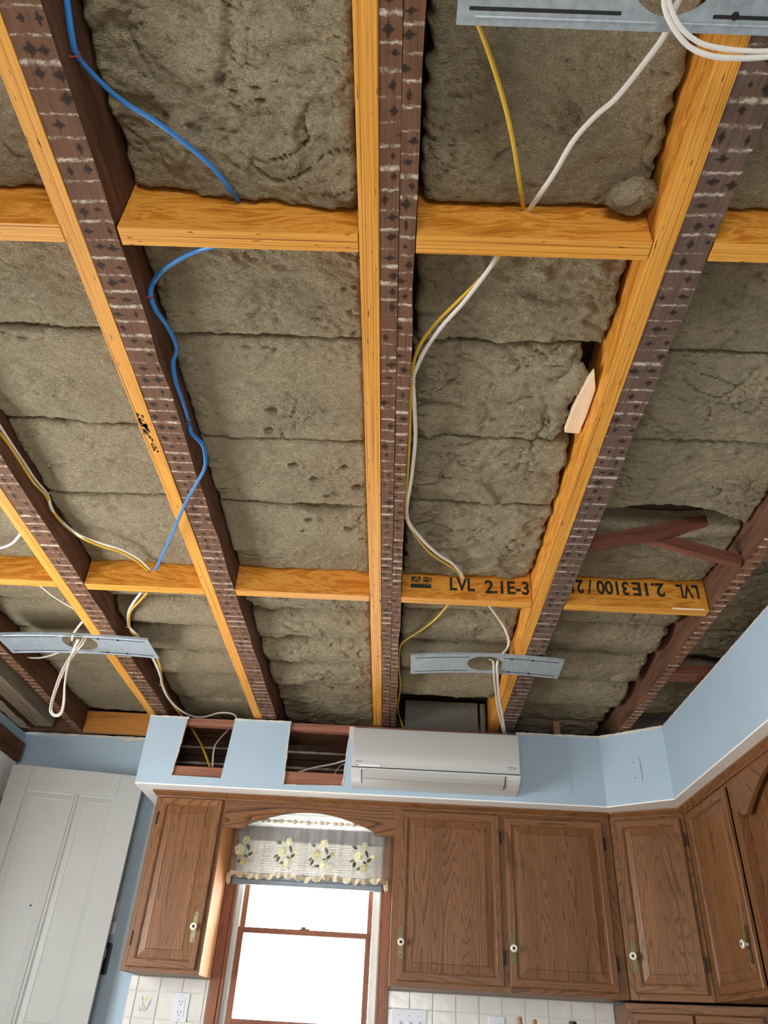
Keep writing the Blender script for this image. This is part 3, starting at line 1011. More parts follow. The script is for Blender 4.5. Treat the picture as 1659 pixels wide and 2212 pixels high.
# white underside with a small bead
mb = MB()
under = [(-1.33, 3.93), (1.08, 3.93), (1.352, 3.73), (1.352, 0.2), (1.78, 0.2), (1.78, 4.37), (-1.33, 4.37)]
mb.prism(under, 1.030, 1.0368, lambda a, b, d: (a, b, d))
struct(mb.build('trim_1', 'white_trim'))
# faint access panel and blank plate in the soffit
ap = thing('access_panel', 'painted-over access panel in the blue soffit beside the white wall unit', 'panel', (0.79, SY, 1.09))
mb = MB()
for (a, b, c, d) in ((0.652, 0.912, 1.090, 1.0945), (0.652, 0.912, 1.368, 1.3715), (0.652, 0.6555, 1.0945, 1.368), (0.9085, 0.912, 1.0945, 1.368)):
    mb.box(a, b, SY - 0.0022, SY, c, d)
mb.build('bead', 'blue_paint', ap)
MB().box(0.658, 0.906, SY - 0.0012, SY, 1.097, 1.366).build('plate', 'blue_paint', ap, bevel=0.0005)
bp = thing('blank_wall_plate', 'blue painted blank cover plate on the slanted soffit corner', 'wall plate', FD(0.165, 1.137, 0))
MB().box(0.133, 0.200, 0.0005, 0.0055, 1.137, 1.251, 0, lambda u, d, v: FD(u, v, d)).build('plate', 'blue_paint', bp, bevel=0.002)
for v in (1.155, 1.232):
    MB().lathe([(0.003, 0.0055), (0.003, 0.0066)], lambda a, b, h: FD(0.166 + a, v + b, h), 10).build('screw', 'old_brass', bp)

# framing and lath seen through the two cut-outs
tag(MB().box(-1.30, 0.66, SY + 0.0135, SY + 0.0535, 1.352, 1.392).build('soffit_ledger', 'brown_framing', None, (1, 0, 0), 0.001), 'brown wooden strip along the top inside the soffit', 'framing')
tag(MB().box(-1.30, -0.20, SY + 0.0135, SY + 0.0535, 1.060, 1.134).build('soffit_ledger', 'brown_framing', None, (1, 0, 0), 0.001), 'brown wooden strip along the bottom inside the soffit cut-outs', 'framing')
MB().box(-1.31, 0.66, 4.3660, 4.3693, 1.135, 1.402).build('lath_backing', 'lath_wood', wall_back)
z = 1.14
i = 0
while z < 1.395:
    mb = MB(); rs = []
    for q in range(41):
        x = -1.30 + 1.95 * q / 40
        j = rnd.uniform(-0.0018, 0.0018)
        rs.append([(x, 4.345, z + j), (x, 4.369, z + j), (x, 4.369, z + 0.036 + j), (x, 4.345, z + 0.036 + j)])
    mb.rings(rs, 0, False, True, True, True).build('lath', 'lath_wood', wall_back)
    if i % 2 == 0:
        mb = MB(); rs = []
        for q in range(61):
            x = -1.27 + 1.9 * q / 60
            a = rnd.uniform(0.001, 0.013)
            rs.append([(x, 4.343 - a * 0.3, z + 0.037 - a * 0.4), (x, 4.343 - a * 0.3, z + 0.043 + a * 0.3), (x, 4.369, z + 0.045), (x, 4.369, z + 0.035)])
        mb.rings(rs, 0, True, True, True, True).build('plaster_key', 'plaster', wall_back)
    z += 0.045; i += 1
# torn plaster lip on the alcove wall
mb = MB(); rs = []
for i in range(40):
    x = -2.18 + 0.84 * i / 39; h = rnd.uniform(0.003, 0.012)
    rs.append([(x, 4.366, 1.404 - h), (x, 4.362, 1.404 + h * 0.3), (x, 4.369, 1.407 + h * 0.5), (x, 4.369, 1.404 - h)])
mb.rings(rs, 0, False, True, True, True).build('torn_plaster_edge', 'torn_paper', wall_back)
mb = MB().prism([(-1.62, 1.392), (-1.52, 1.400), (-1.40, 1.412), (-1.39, 1.40), (-1.50, 1.388), (-1.57, 1.374)], 4.352, 4.355, lambda a, b, d: (a, d, b))
mb.build('hanging_tape', 'torn_paper', wall_back)

# ------------------------------------------------------------------ left corner: header, casing, open door
tag(MB().box(-2.189, -2.150, 2.6, 4.31, 1.215, 1.322).build('door_header', 'joist_side', None, (0, 1, 0), 0.003), 'dark exposed timber header on the left wall above the door', 'timber')
mb = MB().box(-2.189, -2.166, 2.6, 4.31, 1.135, 1.214).box(-2.189, -2.160, 4.135, 4.31, -1.13, 1.135)
struct(mb.build('trim_2', 'white_trim', bevel=0.003))
dA, dB = Vector((-2.085, 4.128, 0)), Vector((-1.390, 4.246, 0))
du = (dB - dA).normalized(); dnn = Vector((du.y, -du.x, 0))
FO = lambda u, v, d: tuple(dA + du * u + dnn * d + Vector((0, 0, v)))
W = (dB - dA).length
ZT, ZB = 1.152, -1.12
dr = thing('open_door', 'white panelled door standing open against the left corner', 'door', tuple((dA + dB) / 2 + Vector((0, 0, ZB))))
dr['label'] = 'white panelled door standing open in the left corner'
st, rl = 0.105, 0.16
mid = W * 0.53
pan = [(st, mid - 0.008), (mid + 0.008, W - 0.125)]
MB().box(0, st, -0.036, 0, ZB, ZT, 0, lambda u, d, v: FO(u, v, d)).build('stile', 'white_door', dr, bevel=0.0015)
MB().box(W - 0.125, W, -0.036, 0, ZB, ZT, 0, lambda u, d, v: FO(u, v, d)).build('stile', 'white_door', dr, bevel=0.0015)
for (a, b) in ((ZT - 0.125, ZT), (-0.20, -0.03), (ZB, ZB + 0.22)):
    MB().box(st + 0.0005, W - 0.1255, -0.036, -0.0003, a, b, 0, lambda u, d, v: FO(u, v, d)).build('rail', 'white_door', dr, bevel=0.0012)
for (ua, ub) in pan:
    for (va, vb) in ((-0.03, ZT - 0.125), (ZB + 0.22, -0.20)):
        rr = [(0.0006, -0.010), (0.0006, -0.004), (0.008, -0.0075), (0.034, -0.0045), (0.038, -0.0062)]
        ring = []
        for ins, d in rr:
            ring.append([FO(ua + ins, va + ins, d), FO(ub - ins, va + ins, d), FO(ub - ins, vb - ins, d), FO(ua + ins, vb - ins, d)])
        MB().rings(ring, 0, False, True, False, True).build('panel', 'white_door', dr)
MB().box(mid - 0.0074, mid + 0.0074, -0.034, -0.004, -0.0295, ZT - 0.1255, 0, lambda u, d, v: FO(u, v, d)).build('mullion', 'white_door', dr, bevel=0.002)
for zc in (0.93, -0.9):
    h = MB().box(-0.022, 0.003, -0.012, 0.003, zc - 0.045, zc + 0.045, 0, lambda u, d, v: FO(u, v, d)).build('hinge', 'old_brass', dr, bevel=0.002)
MB().lathe([(0.004, 0.0), (0.004, 0.0008)], lambda a, b, h: FO(0.30 + a, 0.48 + b, h), 10).build('nail_hole', 'dark_gap', dr)

# dark device and switch on the blue wall beside the door edge
bd = thing('wall_charger', 'black wall device half hidden behind the open door edge', 'device', (-1.43, 4.37, 0.215))
MB().box(-1.475, -1.393, 4.340, 4.369, 0.216, 0.353).build('body', 'black_plastic', bd, bevel=0.004)
MB().box(-1.440, -1.430, 4.3385, 4.3398, 0.245, 0.315).build('sticker', 'sticker', bd)
MB().box(-1.413, -1.408, 4.3385, 4.3398, 0.285, 0.325).build('sticker', 'sticker', bd)
sw = thing('wall_switch', 'small white switch on the blue wall beside the open door', 'switch', (-1.415, 4.37, 0.39))
MB().box(-1.430, -1.394, 4.350, 4.369, 0.390, 0.448).build('body', 'switch_plate', sw, bevel=0.003)
MB().box(-1.424, -1.409, 4.356, 4.369, 0.470, 0.540).build('cover', 'switch_plate', sw, bevel=0.003)

# ------------------------------------------------------------------ cabinets
FB = lambda u, v, d: (u, 4.05 - d, v)                        # back run: face at Y 4.05
CA, CB = Vector((1.115, 4.05, 0)), Vector((1.44, 3.879, 0))
cd = (CB - CA).normalized(); cn = Vector((cd.y, -cd.x, 0))
CL = (CB - CA).length
FC = lambda u, v, d: tuple(CA + cd * u + cn * d + Vector((0, 0, v)))
FR = lambda u, v, d: (1.44 - d, 3.879 - u, v)                # right run: face at X 1.44, u towards the camera
GV = (0, 0, 1)


def gdir(F):
    return Vector(F(1, 0, 0)) - Vector(F(0, 0, 0))


def board(parent, name, F, u0, u1, v0, v1, d0, d1, horiz=False, mat='oak', bevel=0.0008):
    return MB().box(u0, u1, d0, d1, v0, v1, 0, lambda u, d, v: F(u, v, d)).build(name, mat, parent, gdir(F) if horiz else GV, bevel)


def ring_pts(F, u0, u1, v0, v1, ins, d):
    return [F(u0 + ins, v0 + ins, d), F(u1 - ins, v0 + ins, d), F(u1 - ins, v1 - ins, d), F(u0 + ins, v1 - ins, d)]


def cab_door(cab, F, u0, u1, v0, v1, knob_u=None, knob_v=0.397, hinge=None, plate='old_brass', fw_=0.040, bev=0.030):
    prof = [(0, 0.001), (0, 0.013), (0.005, 0.018), (fw_ - 0.008, 0.018), (fw_ - 0.004, 0.0145), (fw_ - 0.002, 0.0145), (fw_, 0.008), (fw_, 0.003)]
    # four mitred members, each with the grain along its own length
    door = None
    for k in range(4):
        mb = MB()
        rs = []
        for ins, d in prof:
            q = ring_pts(F, u0, u1, v0, v1, ins, d)
            rs.append([q[k], q[(k + 1) % 4]])
        n = len(mb.v)
        for r in rs:
            mb.v.extend(r)
        for i in range(len(rs) - 1):
            mb.face([n + 2 * i, n + 2 * i + 1, n + 2 * i + 3, n + 2 * i + 2])
        g = gdir(F) if k in (0, 2) else GV
        if door is None:
            # back slab carries the members
            door = MB().box(u0 + 0.001, u1 - 0.001, 0.0005, 0.0028, v0 + 0.001, v1 - 0.001, 0, lambda u, d, v: F(u, v, d)).build('door', 'oak', cab, GV)
        mb.build('rail' if k in (0, 2) else 'stile', 'oak', door, g)
    a = fw_
    pr = [(a, 0.0030), (a, 0.0085), (a + 0.004, 0.0085), (a + 0.004 + bev, 0.0150), (a + 0.005 + bev, 0.0135), (a + 0.007 + bev, 0.0155)]
    mb = MB().rings([ring_pts(F, u0, u1, v0, v1, i, d) for i, d in pr], 0, False, True, False, True)
    mb.build('panel', 'oak', door, GV)
    if knob_u is not None:
        s = []
        w, hh = 0.0115, 0.063
        for q in range(24):
            t = 2 * math.pi * q / 24
            s.append((knob_u + w * math.cos(t) * (1.0 + 0.18 * math.cos(6 * t) * 0), knob_v + (hh - w) * (1 if math.sin(t) > 0 else -1) * (1 if abs(math.sin(t)) > 1e-6 else 0) + w * 1.3 * math.sin(t)))
        MB().prism(s, 0.0182, 0.0202, F).build('back_plate', plate, door, bevel=0.0004)
        for sv in (-1, 1):
            MB().lathe([(0.0026, 0.0202), (0.002, 0.0212)], lambda p, q, h: F(knob_u + p, knob_v + sv * (hh - 0.010) + q, h), 8).build('plate_screw', 'hinge_dark', door)
        MB().lathe([(0.006, 0.020), (0.0055, 0.030), (0.012, 0.034), (0.0165, 0.040), (0.0165, 0.044), (0.012, 0.0475), (0.0068, 0.0465)], lambda p, q, h: F(knob_u + p, knob_v + q, h), 20).build('knob', 'porcelain', door)
        MB().lathe([(0.0066, 0.0455), (0.0062, 0.0480), (0.003, 0.0490)], lambda p, q, h: F(knob_u + p, knob_v + q, h), 14).build('knob_centre', 'hinge_dark', door)
    if hinge is not None:
        for hv in (v0 + 0.115, v1 - 0.105):
            MB().box(hinge - 0.0045, hinge + 0.0045, 0.003, 0.0215, hv - 0.030, hv + 0.030, 0, lambda u, d, v: F(u, v, d)).build('hinge', 'hinge_dark', door, bevel=0.0015)
    return door


def crown(cab, F, u0, u1, z0=1.000, z1=1.0295, proj=0.032, m0=0.0, m1=0.0):
    prof = [(0.0, z0), (0.008, z0), (0.010, z0 + 0.006), (0.016, z0 + 0.010), (proj, z1 - 0.008), (proj, z1), (0.0, z1)]
    mb = MB()
    mb.rings([[F(u0 + m0 * d, v, d) for d, v in prof], [F(u1 + m1 * d, v, d) for d, v in prof]], 0, False, True, True, True)
    return mb.build('crown_moulding', 'oak', cab, gdir(F))


ZB_, ZT_ = 0.222, 1.0295


def face_frame(cab, F, u0, u1, stiles, depth=0.02, zb=ZB_, zt=ZT_, br=0.032, tr=0.045):
    us = [u0] + [x for s in stiles for x in s] + [u1]
    for (a, b) in stiles:
        board(cab, 'stile', F, a, b, zb, zt, -depth, 0.0)
    for i in range(len(stiles) - 1):
        a, b = stiles[i][1], stiles[i + 1][0]
        board(cab, 'rail', F, a + 0.0003, b - 0.0003, zb, zb + br, -depth, -0.0004, True)
        board(cab, 'rail', F, a + 0.0003, b - 0.0003, zt - tr, zt, -depth, -0.0004, True)


def carcass(cab, F, u0, u1, back, zb=ZB_, zt=ZT_, lip=0.0):
    t = 0.014
    mb = MB()
    f = lambda u, d, v: F(u, v, d)
    mb.box(u0, u0 + t, -back, -0.02, zb, zt, 0, f); mb.box(u1 - t, u1, -back, -0.02, zb, zt, 0, f)
    mb.box(u0 + t, u1 - t, -back, -0.02, zb + lip, zb + lip + t, 0, f); mb.box(u0 + t, u1 - t, -back, -0.02, zt - t, zt, 0, f)
    mb.box(u0 + t, u1 - t, -back, -back + 0.008, zb + lip + t, zt - t, 0, f)
    return mb.build('carcass', 'oak', cab, GV)


# left single-door cabinet
c = thing('wall_cabinet', 'narrow oak wall cabinet left of the window', 'cabinet', (-1.05, 4.2, ZB_))
carcass(c, FB, -1.234, -0.866, 0.318)
face_frame(c, FB, -1.234, -0.866, [(-1.234, -1.196), (-0.896, -0.866)])
cab_door(c, FB, -1.208, -0.884, 0.238, 0.997, -0.918, 0.412, -1.206, 'silver_brass')
crown(c, FB, -1.234, -0.866, m0=-0.7)
MB().box(-0.8659, -0.8649, 4.0515, 4.342, ZB_ + 0.001, 0.998).build('window_lit_side', 'oak_window_lit', c, GV)  # thin sheet on the window-facing side, in the oak coloured as lit
# arched board over the window
vb = thing('window_valance_board', 'oak board with arched lower edge over the window', 'valance', (-0.43, 4.06, 0.865))
arc = [(-0.8645, 0.869), (-0.757, 0.868), (-0.757, 0.884)]
for i in range(1, 24):
    t = i / 24
    arc.append((-0.757 + 0.666 * t, 0.884 + 0.079 * math.sin(math.pi * t) ** 0.9))
arc += [(-0.091, 0.883), (-0.091, 0.866), (0.0125, 0.866), (0.0125, ZT_), (-0.8645, ZT_)]
MB().prism(arc, 4.052, 4.071, lambda a, b, d: (a, d, b)).build('board', 'oak_bold', vb, (1, 0, 0.02))
crown(vb, lambda u, v, d: (u, 4.052 - d, v), -0.8645, 0.0125)
# double-door cabinet
c = thing('wall_cabinet', 'wide oak wall cabinet with two doors right of the window', 'cabinet', (0.56, 4.2, ZB_))
carcass(c, FB, 0.013, 1.100, 0.318)
face_frame(c, FB, 0.013, 1.113, [(0.013, 0.056), (0.540, 0.578), (1.066, 1.112)])
cab_door(c, FB, 0.046, 0.546, 0.244, 0.992, 0.063, 0.397, 0.551)
cab_door(c, FB, 0.572, 1.070, 0.244, 0.985, 0.590, 0.397, 1.075)
crown(c, FB, 0.013, 1.108, m1=-0.24)
# slanted corner cabinet
c = thing('wall_cabinet', 'slanted oak corner cabinet with one door', 'cabinet', tuple((CA + CB) / 2 + Vector((0.1, 0.1, ZB_))))
plan = [(1.117, 4.068), (1.443, 3.897), (1.775, 3.897), (1.775, 4.365), (1.117, 4.365)]
MB().prism(plan, ZB_ + 0.006, ZT_ - 0.001, lambda a, b, d: (a, b, d)).build('carcass', 'oak', c, GV)
face_frame(c, FC, 0, CL, [(0.002, 0.040), (CL - 0.030, CL - 0.001)])
cab_door(c, FC, 0.030, CL - 0.020, 0.247, 0.990, 0.045, 0.392, CL - 0.015)
crown(c, FC, 0.004, CL - 0.004, m0=0.24, m1=-0.5)
# right run
c = thing('wall_cabinet', 'oak wall cabinet with one door on the right wall', 'cabinet', (1.6, 3.6, ZB_))
carcass(c, FR, 0.003, 0.575, 0.330)
face_frame(c, FR, 0, 0.575, [(0.003, 0.090), (0.558, 0.575)])
cab_door(c, FR, 0.080, 0.547, 0.243, 0.985, 0.497, 0.395, None)
crown(c, FR, 0.003, 0.575, m0=0.5)
# recess with carved valance next to it
c = thing('hood_surround', 'oak surround with carved arched valance at the right edge', 'cabinet', (1.6, 2.8, ZB_))
board(c, 'side_panel', FR, 0.578, 1.75, ZB_, 0.998, -0.060, -0.040)
board(c, 'stile', FR, 0.577, 0.612, ZB_, ZT_, -0.0395, 0.0)
arc = [(0.613, ZT_), (0.613, 0.872), (0.640, 0.846), (0.690, 0.838), (0.712, 0.852)]
for i in range(1, 13):
    t = i / 13
    arc.append((0.712 + 0.30 * t, 0.852 + 0.105 * math.sin(math.pi / 2 * t) ** 1.0))
arc += [(1.30, 0.963), (1.60, 0.93), (1.75, 0.86), (1.75, ZT_)]
MB().prism(arc, -0.020, 0.0, FR).build('valance', 'oak', c, (0, 1, 0.9), 0.002)
crown(c, FR, 0.578, 1.75, proj=0.030)
# low corner unit under the slanted cabinet
GA = Vector((1.10, 4.09, 0)); gd = cd; gn = cn
FG = lambda u, v, d: tuple(GA + gd * u + gn * d + Vector((0, 0, v)))
c = thing('appliance_garage', 'oak corner cabinet with two small doors under the slanted cabinet', 'cabinet', (1.4, 4.05, -0.20))
p0, p1 = FG(0, 0, -0.02), FG(0.60, 0, -0.02)
MB().prism([(p0[0], p0[1]), (p1[0], p1[1]), (1.775, p1[1]), (1.775, 4.33), (p0[0], 4.33)], -0.199, 0.212, lambda a, b, d: (a, b, d)).build('carcass', 'oak', c, GV)
board(c, 'rail', FG, 0.0, 0.60, 0.178, 0.2125, -0.0195, 0.0, True)
board(c, 'stile', FG, 0.0, 0.022, -0.199, 0.1775, -0.0195, 0.0)
cab_door(c, FG, 0.024, 0.290, -0.18, 0.176, None, fw_=0.034)
cab_door(c, FG, 0.298, 0.575, -0.18, 0.176, None, fw_=0.034)
# counter and base units below the picture
ct = thing('countertop', 'speckled laminate countertop along the back wall', 'countertop', (0, 4.05, -0.24))
MB().box(-1.262, 1.775, 3.72, 4.335, -0.24, -0.20).build('slab', 'counter_laminate', ct, bevel=0.004)
for i, (a, b) in enumerate(((-1.262, -0.5), (-0.498, 0.264), (0.266, 1.02), (1.022, 1.775))):
    c = thing('base_cabinet', ['oak base cabinet at the left end under the countertop', 'oak base cabinet under the window', 'oak base cabinet right of the one under the window', 'oak base cabinet in the right corner under the countertop'][i], 'cabinet', ((a + b) / 2, 4.05, -1.13))
    F2 = lambda u, v, d: (u, 3.76 - d, v)
    MB().box(a, b, 3.762, 4.33, -1.03, -0.241).box(a, b, 3.82, 4.33, -1.13, -1.03).build('carcass', 'oak', c, GV)
    m = (a + b) / 2
    cab_door(c, F2, a + 0.02, m - 0.004, -1.02, -0.26, m - 0.03, -0.36)
    cab_door(c, F2, m + 0.004, b - 0.02, -1.02, -0.26, m + 0.03, -0.36)

# ------------------------------------------------------------------ window
win = thing('window_1', 'double-hung wooden window between the oak cabinets', 'window', (-0.42, 4.40, WZ0))
win['kind'] = 'structure'
del win['category']
FWb = lambda u, v, d: (u, 4.37 - d, v)


def wboard(name, a, b, z0, z1, y0, y1, horiz=False, mat='window_wood', bevel=0.002, parent=None):
    return MB().box(a, b, y0, y1, z0, z1).build(name, mat, parent or win, (1, 0, 0) if horiz else GV, bevel)


# casing: stepped profile boards
wboard('casing', -0.8645, -0.818, -0.20, 1.005, 4.343, 4.3695)
wboard('casing', -0.8175, -0.801, -0.20, 1.005, 4.350, 4.3695)
wboard('casing', -0.044, -0.030, -0.20, 1.005, 4.350, 4.3695)
wboard('casing', -0.0295, 0.0120, -0.20, 1.005, 4.343, 4.3695)
wboard('stop', -0.7995, -0.790, -0.20, 0.999, 4.371, 4.384, mat='vinyl_white')
wboard('stop', -0.055, -0.0455, -0.20, 0.999, 4.371, 4.384, mat='vinyl_white')
wboard('jamb', -0.7995, -0.773, -0.20, 0.999, 4.385, 4.485, mat='vinyl_white')
wboard('jamb', -0.0835, -0.0455, -0.20, 0.999, 4.385, 4.485, mat='vinyl_white')
wboard('head', -0.7725, -0.084, 0.985, 0.999, 4.385, 4.485, True, 'vinyl_white')
wboard('sill', -0.7725, -0.084, -0.20, -0.17, 4.372, 4.485, True)


def sash(name, z0, z1, y0, y1, top, bot, stile, parent=win):
    a, b = -0.7715, -0.085
    s = MB().box(a, a + stile, y0, y1, z0, z1).build(name, 'window_wood', win, GV, 0.002)
    MB().box(b - stile, b, y0, y1, z0, z1).build('stile', 'window_wood', s, GV, 0.002)
    MB().box(a + stile + 0.0003, b - stile - 0.0003, y0, y1, z1 - top, z1).build('rail', 'window_wood', s, (1, 0, 0), 0.002)
    MB().box(a + stile + 0.0003, b - stile - 0.0003, y0, y1, z0, z0 + bot).build('rail', 'window_wood', s, (1, 0, 0), 0.002)
    MB().box(a + stile + 0.0006, b - stile - 0.0006, (y0 + y1) / 2 - 0.002, (y0 + y1) / 2 + 0.002, z0 + bot + 0.0003, z1 - top - 0.0003).build('pane', 'window_glass', s)
    return s


ls = sash('lower_sash', -0.165, 0.463, 4.386, 4.420, 0.026, 0.235, 0.029)
us = sash('upper_sash', 0.436, 0.984, 4.428, 4.460, 0.016, 0.026, 0.025)
lk = MB()
lk.box(-0.455, -0.405, 4.390, 4.416, 0.4635, 0.469).box(-0.447, -0.425, 4.392, 4.414, 0.469, 0.477)
lk.build('sash_lock', 'old_brass', ls, bevel=0.002)

# pleated shade pulled up
bl = thing('pleated_shade', 'grey pleated window shade pulled up behind the sheer curtain', 'shade', (-0.43, 4.33, 0.65))
rs = []
n = 13
for i in range(n * 2 + 1):
    z = 0.712 + (0.872 - 0.712) * i / (n * 2)
    y = 4.322 if i % 2 else 4.334
    rs.append([(-0.826, y, z), (-0.042, y, z)])
k = len(rs)
for i in range(n * 2, -1, -1):
    z = 0.712 + (0.872 - 0.712) * i / (n * 2)
    rs.append([(-0.826, (4.322 if i % 2 else 4.334) + 0.004, z), (-0.042, (4.322 if i % 2 else 4.334) + 0.004, z)])
rs.append(rs[0])
MB().grid(rs, 0, False).build('pleats', 'shade_white', bl)
MB().box(-0.828, -0.040, 4.308, 4.338, 0.650, 0.675).build('bottom_rail', 'shade_grey', bl, bevel=0.003)
MB().box(-0.828, -0.040, 4.306, 4.338, 0.676, 0.708).build('pleat_stack', 'shade_grey', bl, bevel=0.004)
MB().box(-0.828, -0.040, 4.312, 4.338, 0.872, 0.940).build('fascia', 'shade_grey', bl, bevel=0.003)
rs = []
for i in range(11):
    z = 0.941 + 0.008 * i
    rs.append([(-0.84, 4.318 if i % 2 else 4.330, z), (-0.030, 4.318 if i % 2 else 4.330, z)])
MB().grid(rs, 0, False).build('upper_pleats', 'shade_white', bl)

# sheer valance curtain
rod = thing('sheer_valance_curtain', 'sheer white valance curtain with embroidered yellow flowers and lace edge', 'curtain', (-0.43, 4.25, 0.68))


def cy(u, v):
    """depth of the cloth at u along the width, v down the drop"""
    f = 0.013 * math.sin(2 * math.pi * 4.5 * u + 0.5) ** 3 + 0.009 * math.sin(2 * math.pi * 11 * u + 1.3 + 2 * math.sin(9 * u)) + 0.004 * math.sin(2 * math.pi * 23 * u)
    e = min(u, 1 - u)
    ret = 0.055 * max(0, 1 - e / 0.035) ** 1.5
    return 4.245 + f * (0.45 + 0.55 * v) + ret


def cp(u, v, off=0.0):
    x = -0.853 + 0.848 * u + 0.003 * math.sin(40 * u + 3 * v)
    bot = 0.690 - 0.012 * math.sin(math.pi * u) * 0 + 0.006 * math.sin(2 * math.pi * 3.2 * u + 1)
    z = 0.952 + (bot - 0.952) * v
    return (x, cy(u, v) - off, z)


rs = [[cp(i / 150, j / 24) for i in range(151)] for j in range(25)]
MB().grid(rs).build('cloth', 'sheer_fabric', rod, sharp=180)
hd = []
for i in range(161):
    u = i / 160
    p = cp(u, 0)
    r = 0.006 + 0.003 * math.sin(150 * u) + 0.002 * math.sin(67 * u + 1)
    hd.append([(p[0], p[1] + r * math.cos(t), p[2] + 0.004 + 1.2 * r * math.sin(t)) for t in (0.3, 1.4, 2.4, 3.6, 4.7, 5.6)])
MB().rings(hd, 0, True, True, True, True).build('gathered_heading', 'lace', rod, sharp=180)
lc = []
for j in range(7):
    row = []
    for i in range(241):
        u = i / 240
        p = cp(u, 1.0, 0.001)
        sc_ = (0.5 + 0.5 * abs(math.sin(math.pi * 17 * u))) if j > 3 else 1.0
        drop = (-0.006 + 0.030 * j / 6 * sc_)
        row.append((p[0], p[1] - 0.0015 * math.sin(2 * math.pi * 60 * u + j) - 0.001 * j, p[2] - drop))
    lc.append(row)
MB().grid(lc).build('lace_edging', 'lace', rod, sharp=180)
for xe in (0.012, 0.985):
    p = cp(xe, 1.0)
    mb = MB()
    for q in range(5):
        mb.tube([(p[0] + 0.004 * (q - 2), p[1] - 0.003, p[2]), (p[0] + 0.005 * (q - 2), p[1] - 0.004, p[2] - 0.024 - 0.006 * (q % 3)), (p[0] + 0.004 * (q - 2) + 0.002, p[1] - 0.003, p[2] - 0.046 - 0.008 * (q % 2))], 0.0022, seg=5, sub=3)
    mb.build('lace_tassel', 'lace', rod)
frnd = random.Random(11)
for xc in (-0.775, -0.548, -0.362, -0.146):
    uc = (xc + 0.853) / 0.848
    FL = lambda a, b, d=0.002: cp(min(0.999, max(0.001, uc + 1.15 * a / 0.848)), (0.952 - (0.803 + 1.15 * b)) / 0.262, d)
    mb = MB()
    flip = 1

    def rose(a, b, r, m0, m1):
        for (rr, hh, mm) in ((1.0, 0.0020, m0), (0.66, 0.0034, m1), (0.36, 0.0046, m0)):
            k = 14; idx = []
            n0 = len(mb.v)
            for q in range(k):
                t = 2 * math.pi * q / k
                w = r * rr * (1 + 0.14 * math.cos(5 * t + a * 90))
                mb.v.append(FL(a + w * math.cos(t), b + w * math.sin(t), hh))
            mb.face([n0 + q for q in range(k)], mm)

    def leaf(a, b, ang, ln, wd):
        n0 = len(mb.v)
        ca, sa = math.cos(ang), math.sin(ang)
        for (s, w) in ((0, 0), (0.3, 0.5), (0.6, 0.45), (1, 0), (0.6, -0.45), (0.3, -0.5)):
            mb.v.append(FL(a + ca * s * ln - sa * w * wd, b + sa * s * ln + ca * w * wd, 0.0015))
        mb.face([n0 + q for q in range(6)], 2)

    leaf(-0.030, 0.030, 2.7, 0.030, 0.014); leaf(0.012, 0.026, -1.2, 0.036, 0.014)
    leaf(-0.040, -0.018, 3.5, 0.026, 0.012); leaf(-0.034, -0.022, 4.3, 0.032, 0.014)
    leaf(0.004, -0.020, -0.8, 0.028, 0.012); leaf(0.020, -0.026, 0.8, 0.030, 0.012); leaf(-0.004, -0.050, 3.3, 0.028, 0.013)
    rose(-0.022, -0.002, 0.023, 0, 1); rose(0.006, 0.042, 0.017, 0, 1); rose(0.008, -0.050, 0.018, 0, 1); rose(0.044, -0.002, 0.009, 1, 0)
    for (a, b, c_, d_) in ((0.02, 0.05, 0.045, 0.062), (0.03, 0.045, 0.05, 0.045), (0.028, -0.045, 0.052, -0.038), (-0.02, -0.045, -0.045, -0.058)):
        mb.tube([FL(a, b), FL((a + c_) / 2 + 0.003, (b + d_) / 2), FL(c_, d_)], 0.0009, seg=4, sub=3, m=3)
    mb.build('embroidered_flower', ['petal_cream', 'petal_core', 'leaf_green', 'twig'], rod)

# ------------------------------------------------------------------ backsplash tiles
PT = 0.1125
MB().box(-1.263, -0.868, 4.362, 4.3695, -0.20, 0.2215).build('grout', 'grout', wall_back)
MB().box(0.0135, 1.115, 4.362, 4.3695, -0.20, 0.2215).build('grout', 'grout', wall_back)


def tile(a, b, z0, z1):
    g_ = 0.0018
    if b - a < 0.006 or z1 - z0 < 0.006:
        return None
    return MB().box(a + g_, b - g_, 4.3560, 4.3619, z0 + g_, z1 - g_).build('tile', 'tile_glaze', wall_back, bevel=0.0018)


flo = None
for (xs, zs) in (([-1.262, -1.2225, -1.110, -0.9975, -0.885, -0.869], [0.2212, 0.160, 0.0475, -0.065, -0.1775, -0.20]),
                 ([0.0145, 0.121, 0.2335, 0.346, 0.4585, 0.571, 0.6835, 0.796, 0.9085, 1.021, 1.1145], [0.2212, 0.148, 0.0355, -0.077, -0.1895, -0.20])):
    for i in range(len(xs) - 1):
        for j in range(len(zs) - 1):
            t = tile(xs[i], xs[i + 1], zs[j + 1], zs[j])
            if xs[0] < 0 and i == 1 and j == 1:
                flo = t
            if xs[0] > 0 and i == 3 and j == 1:
                flo2 = t


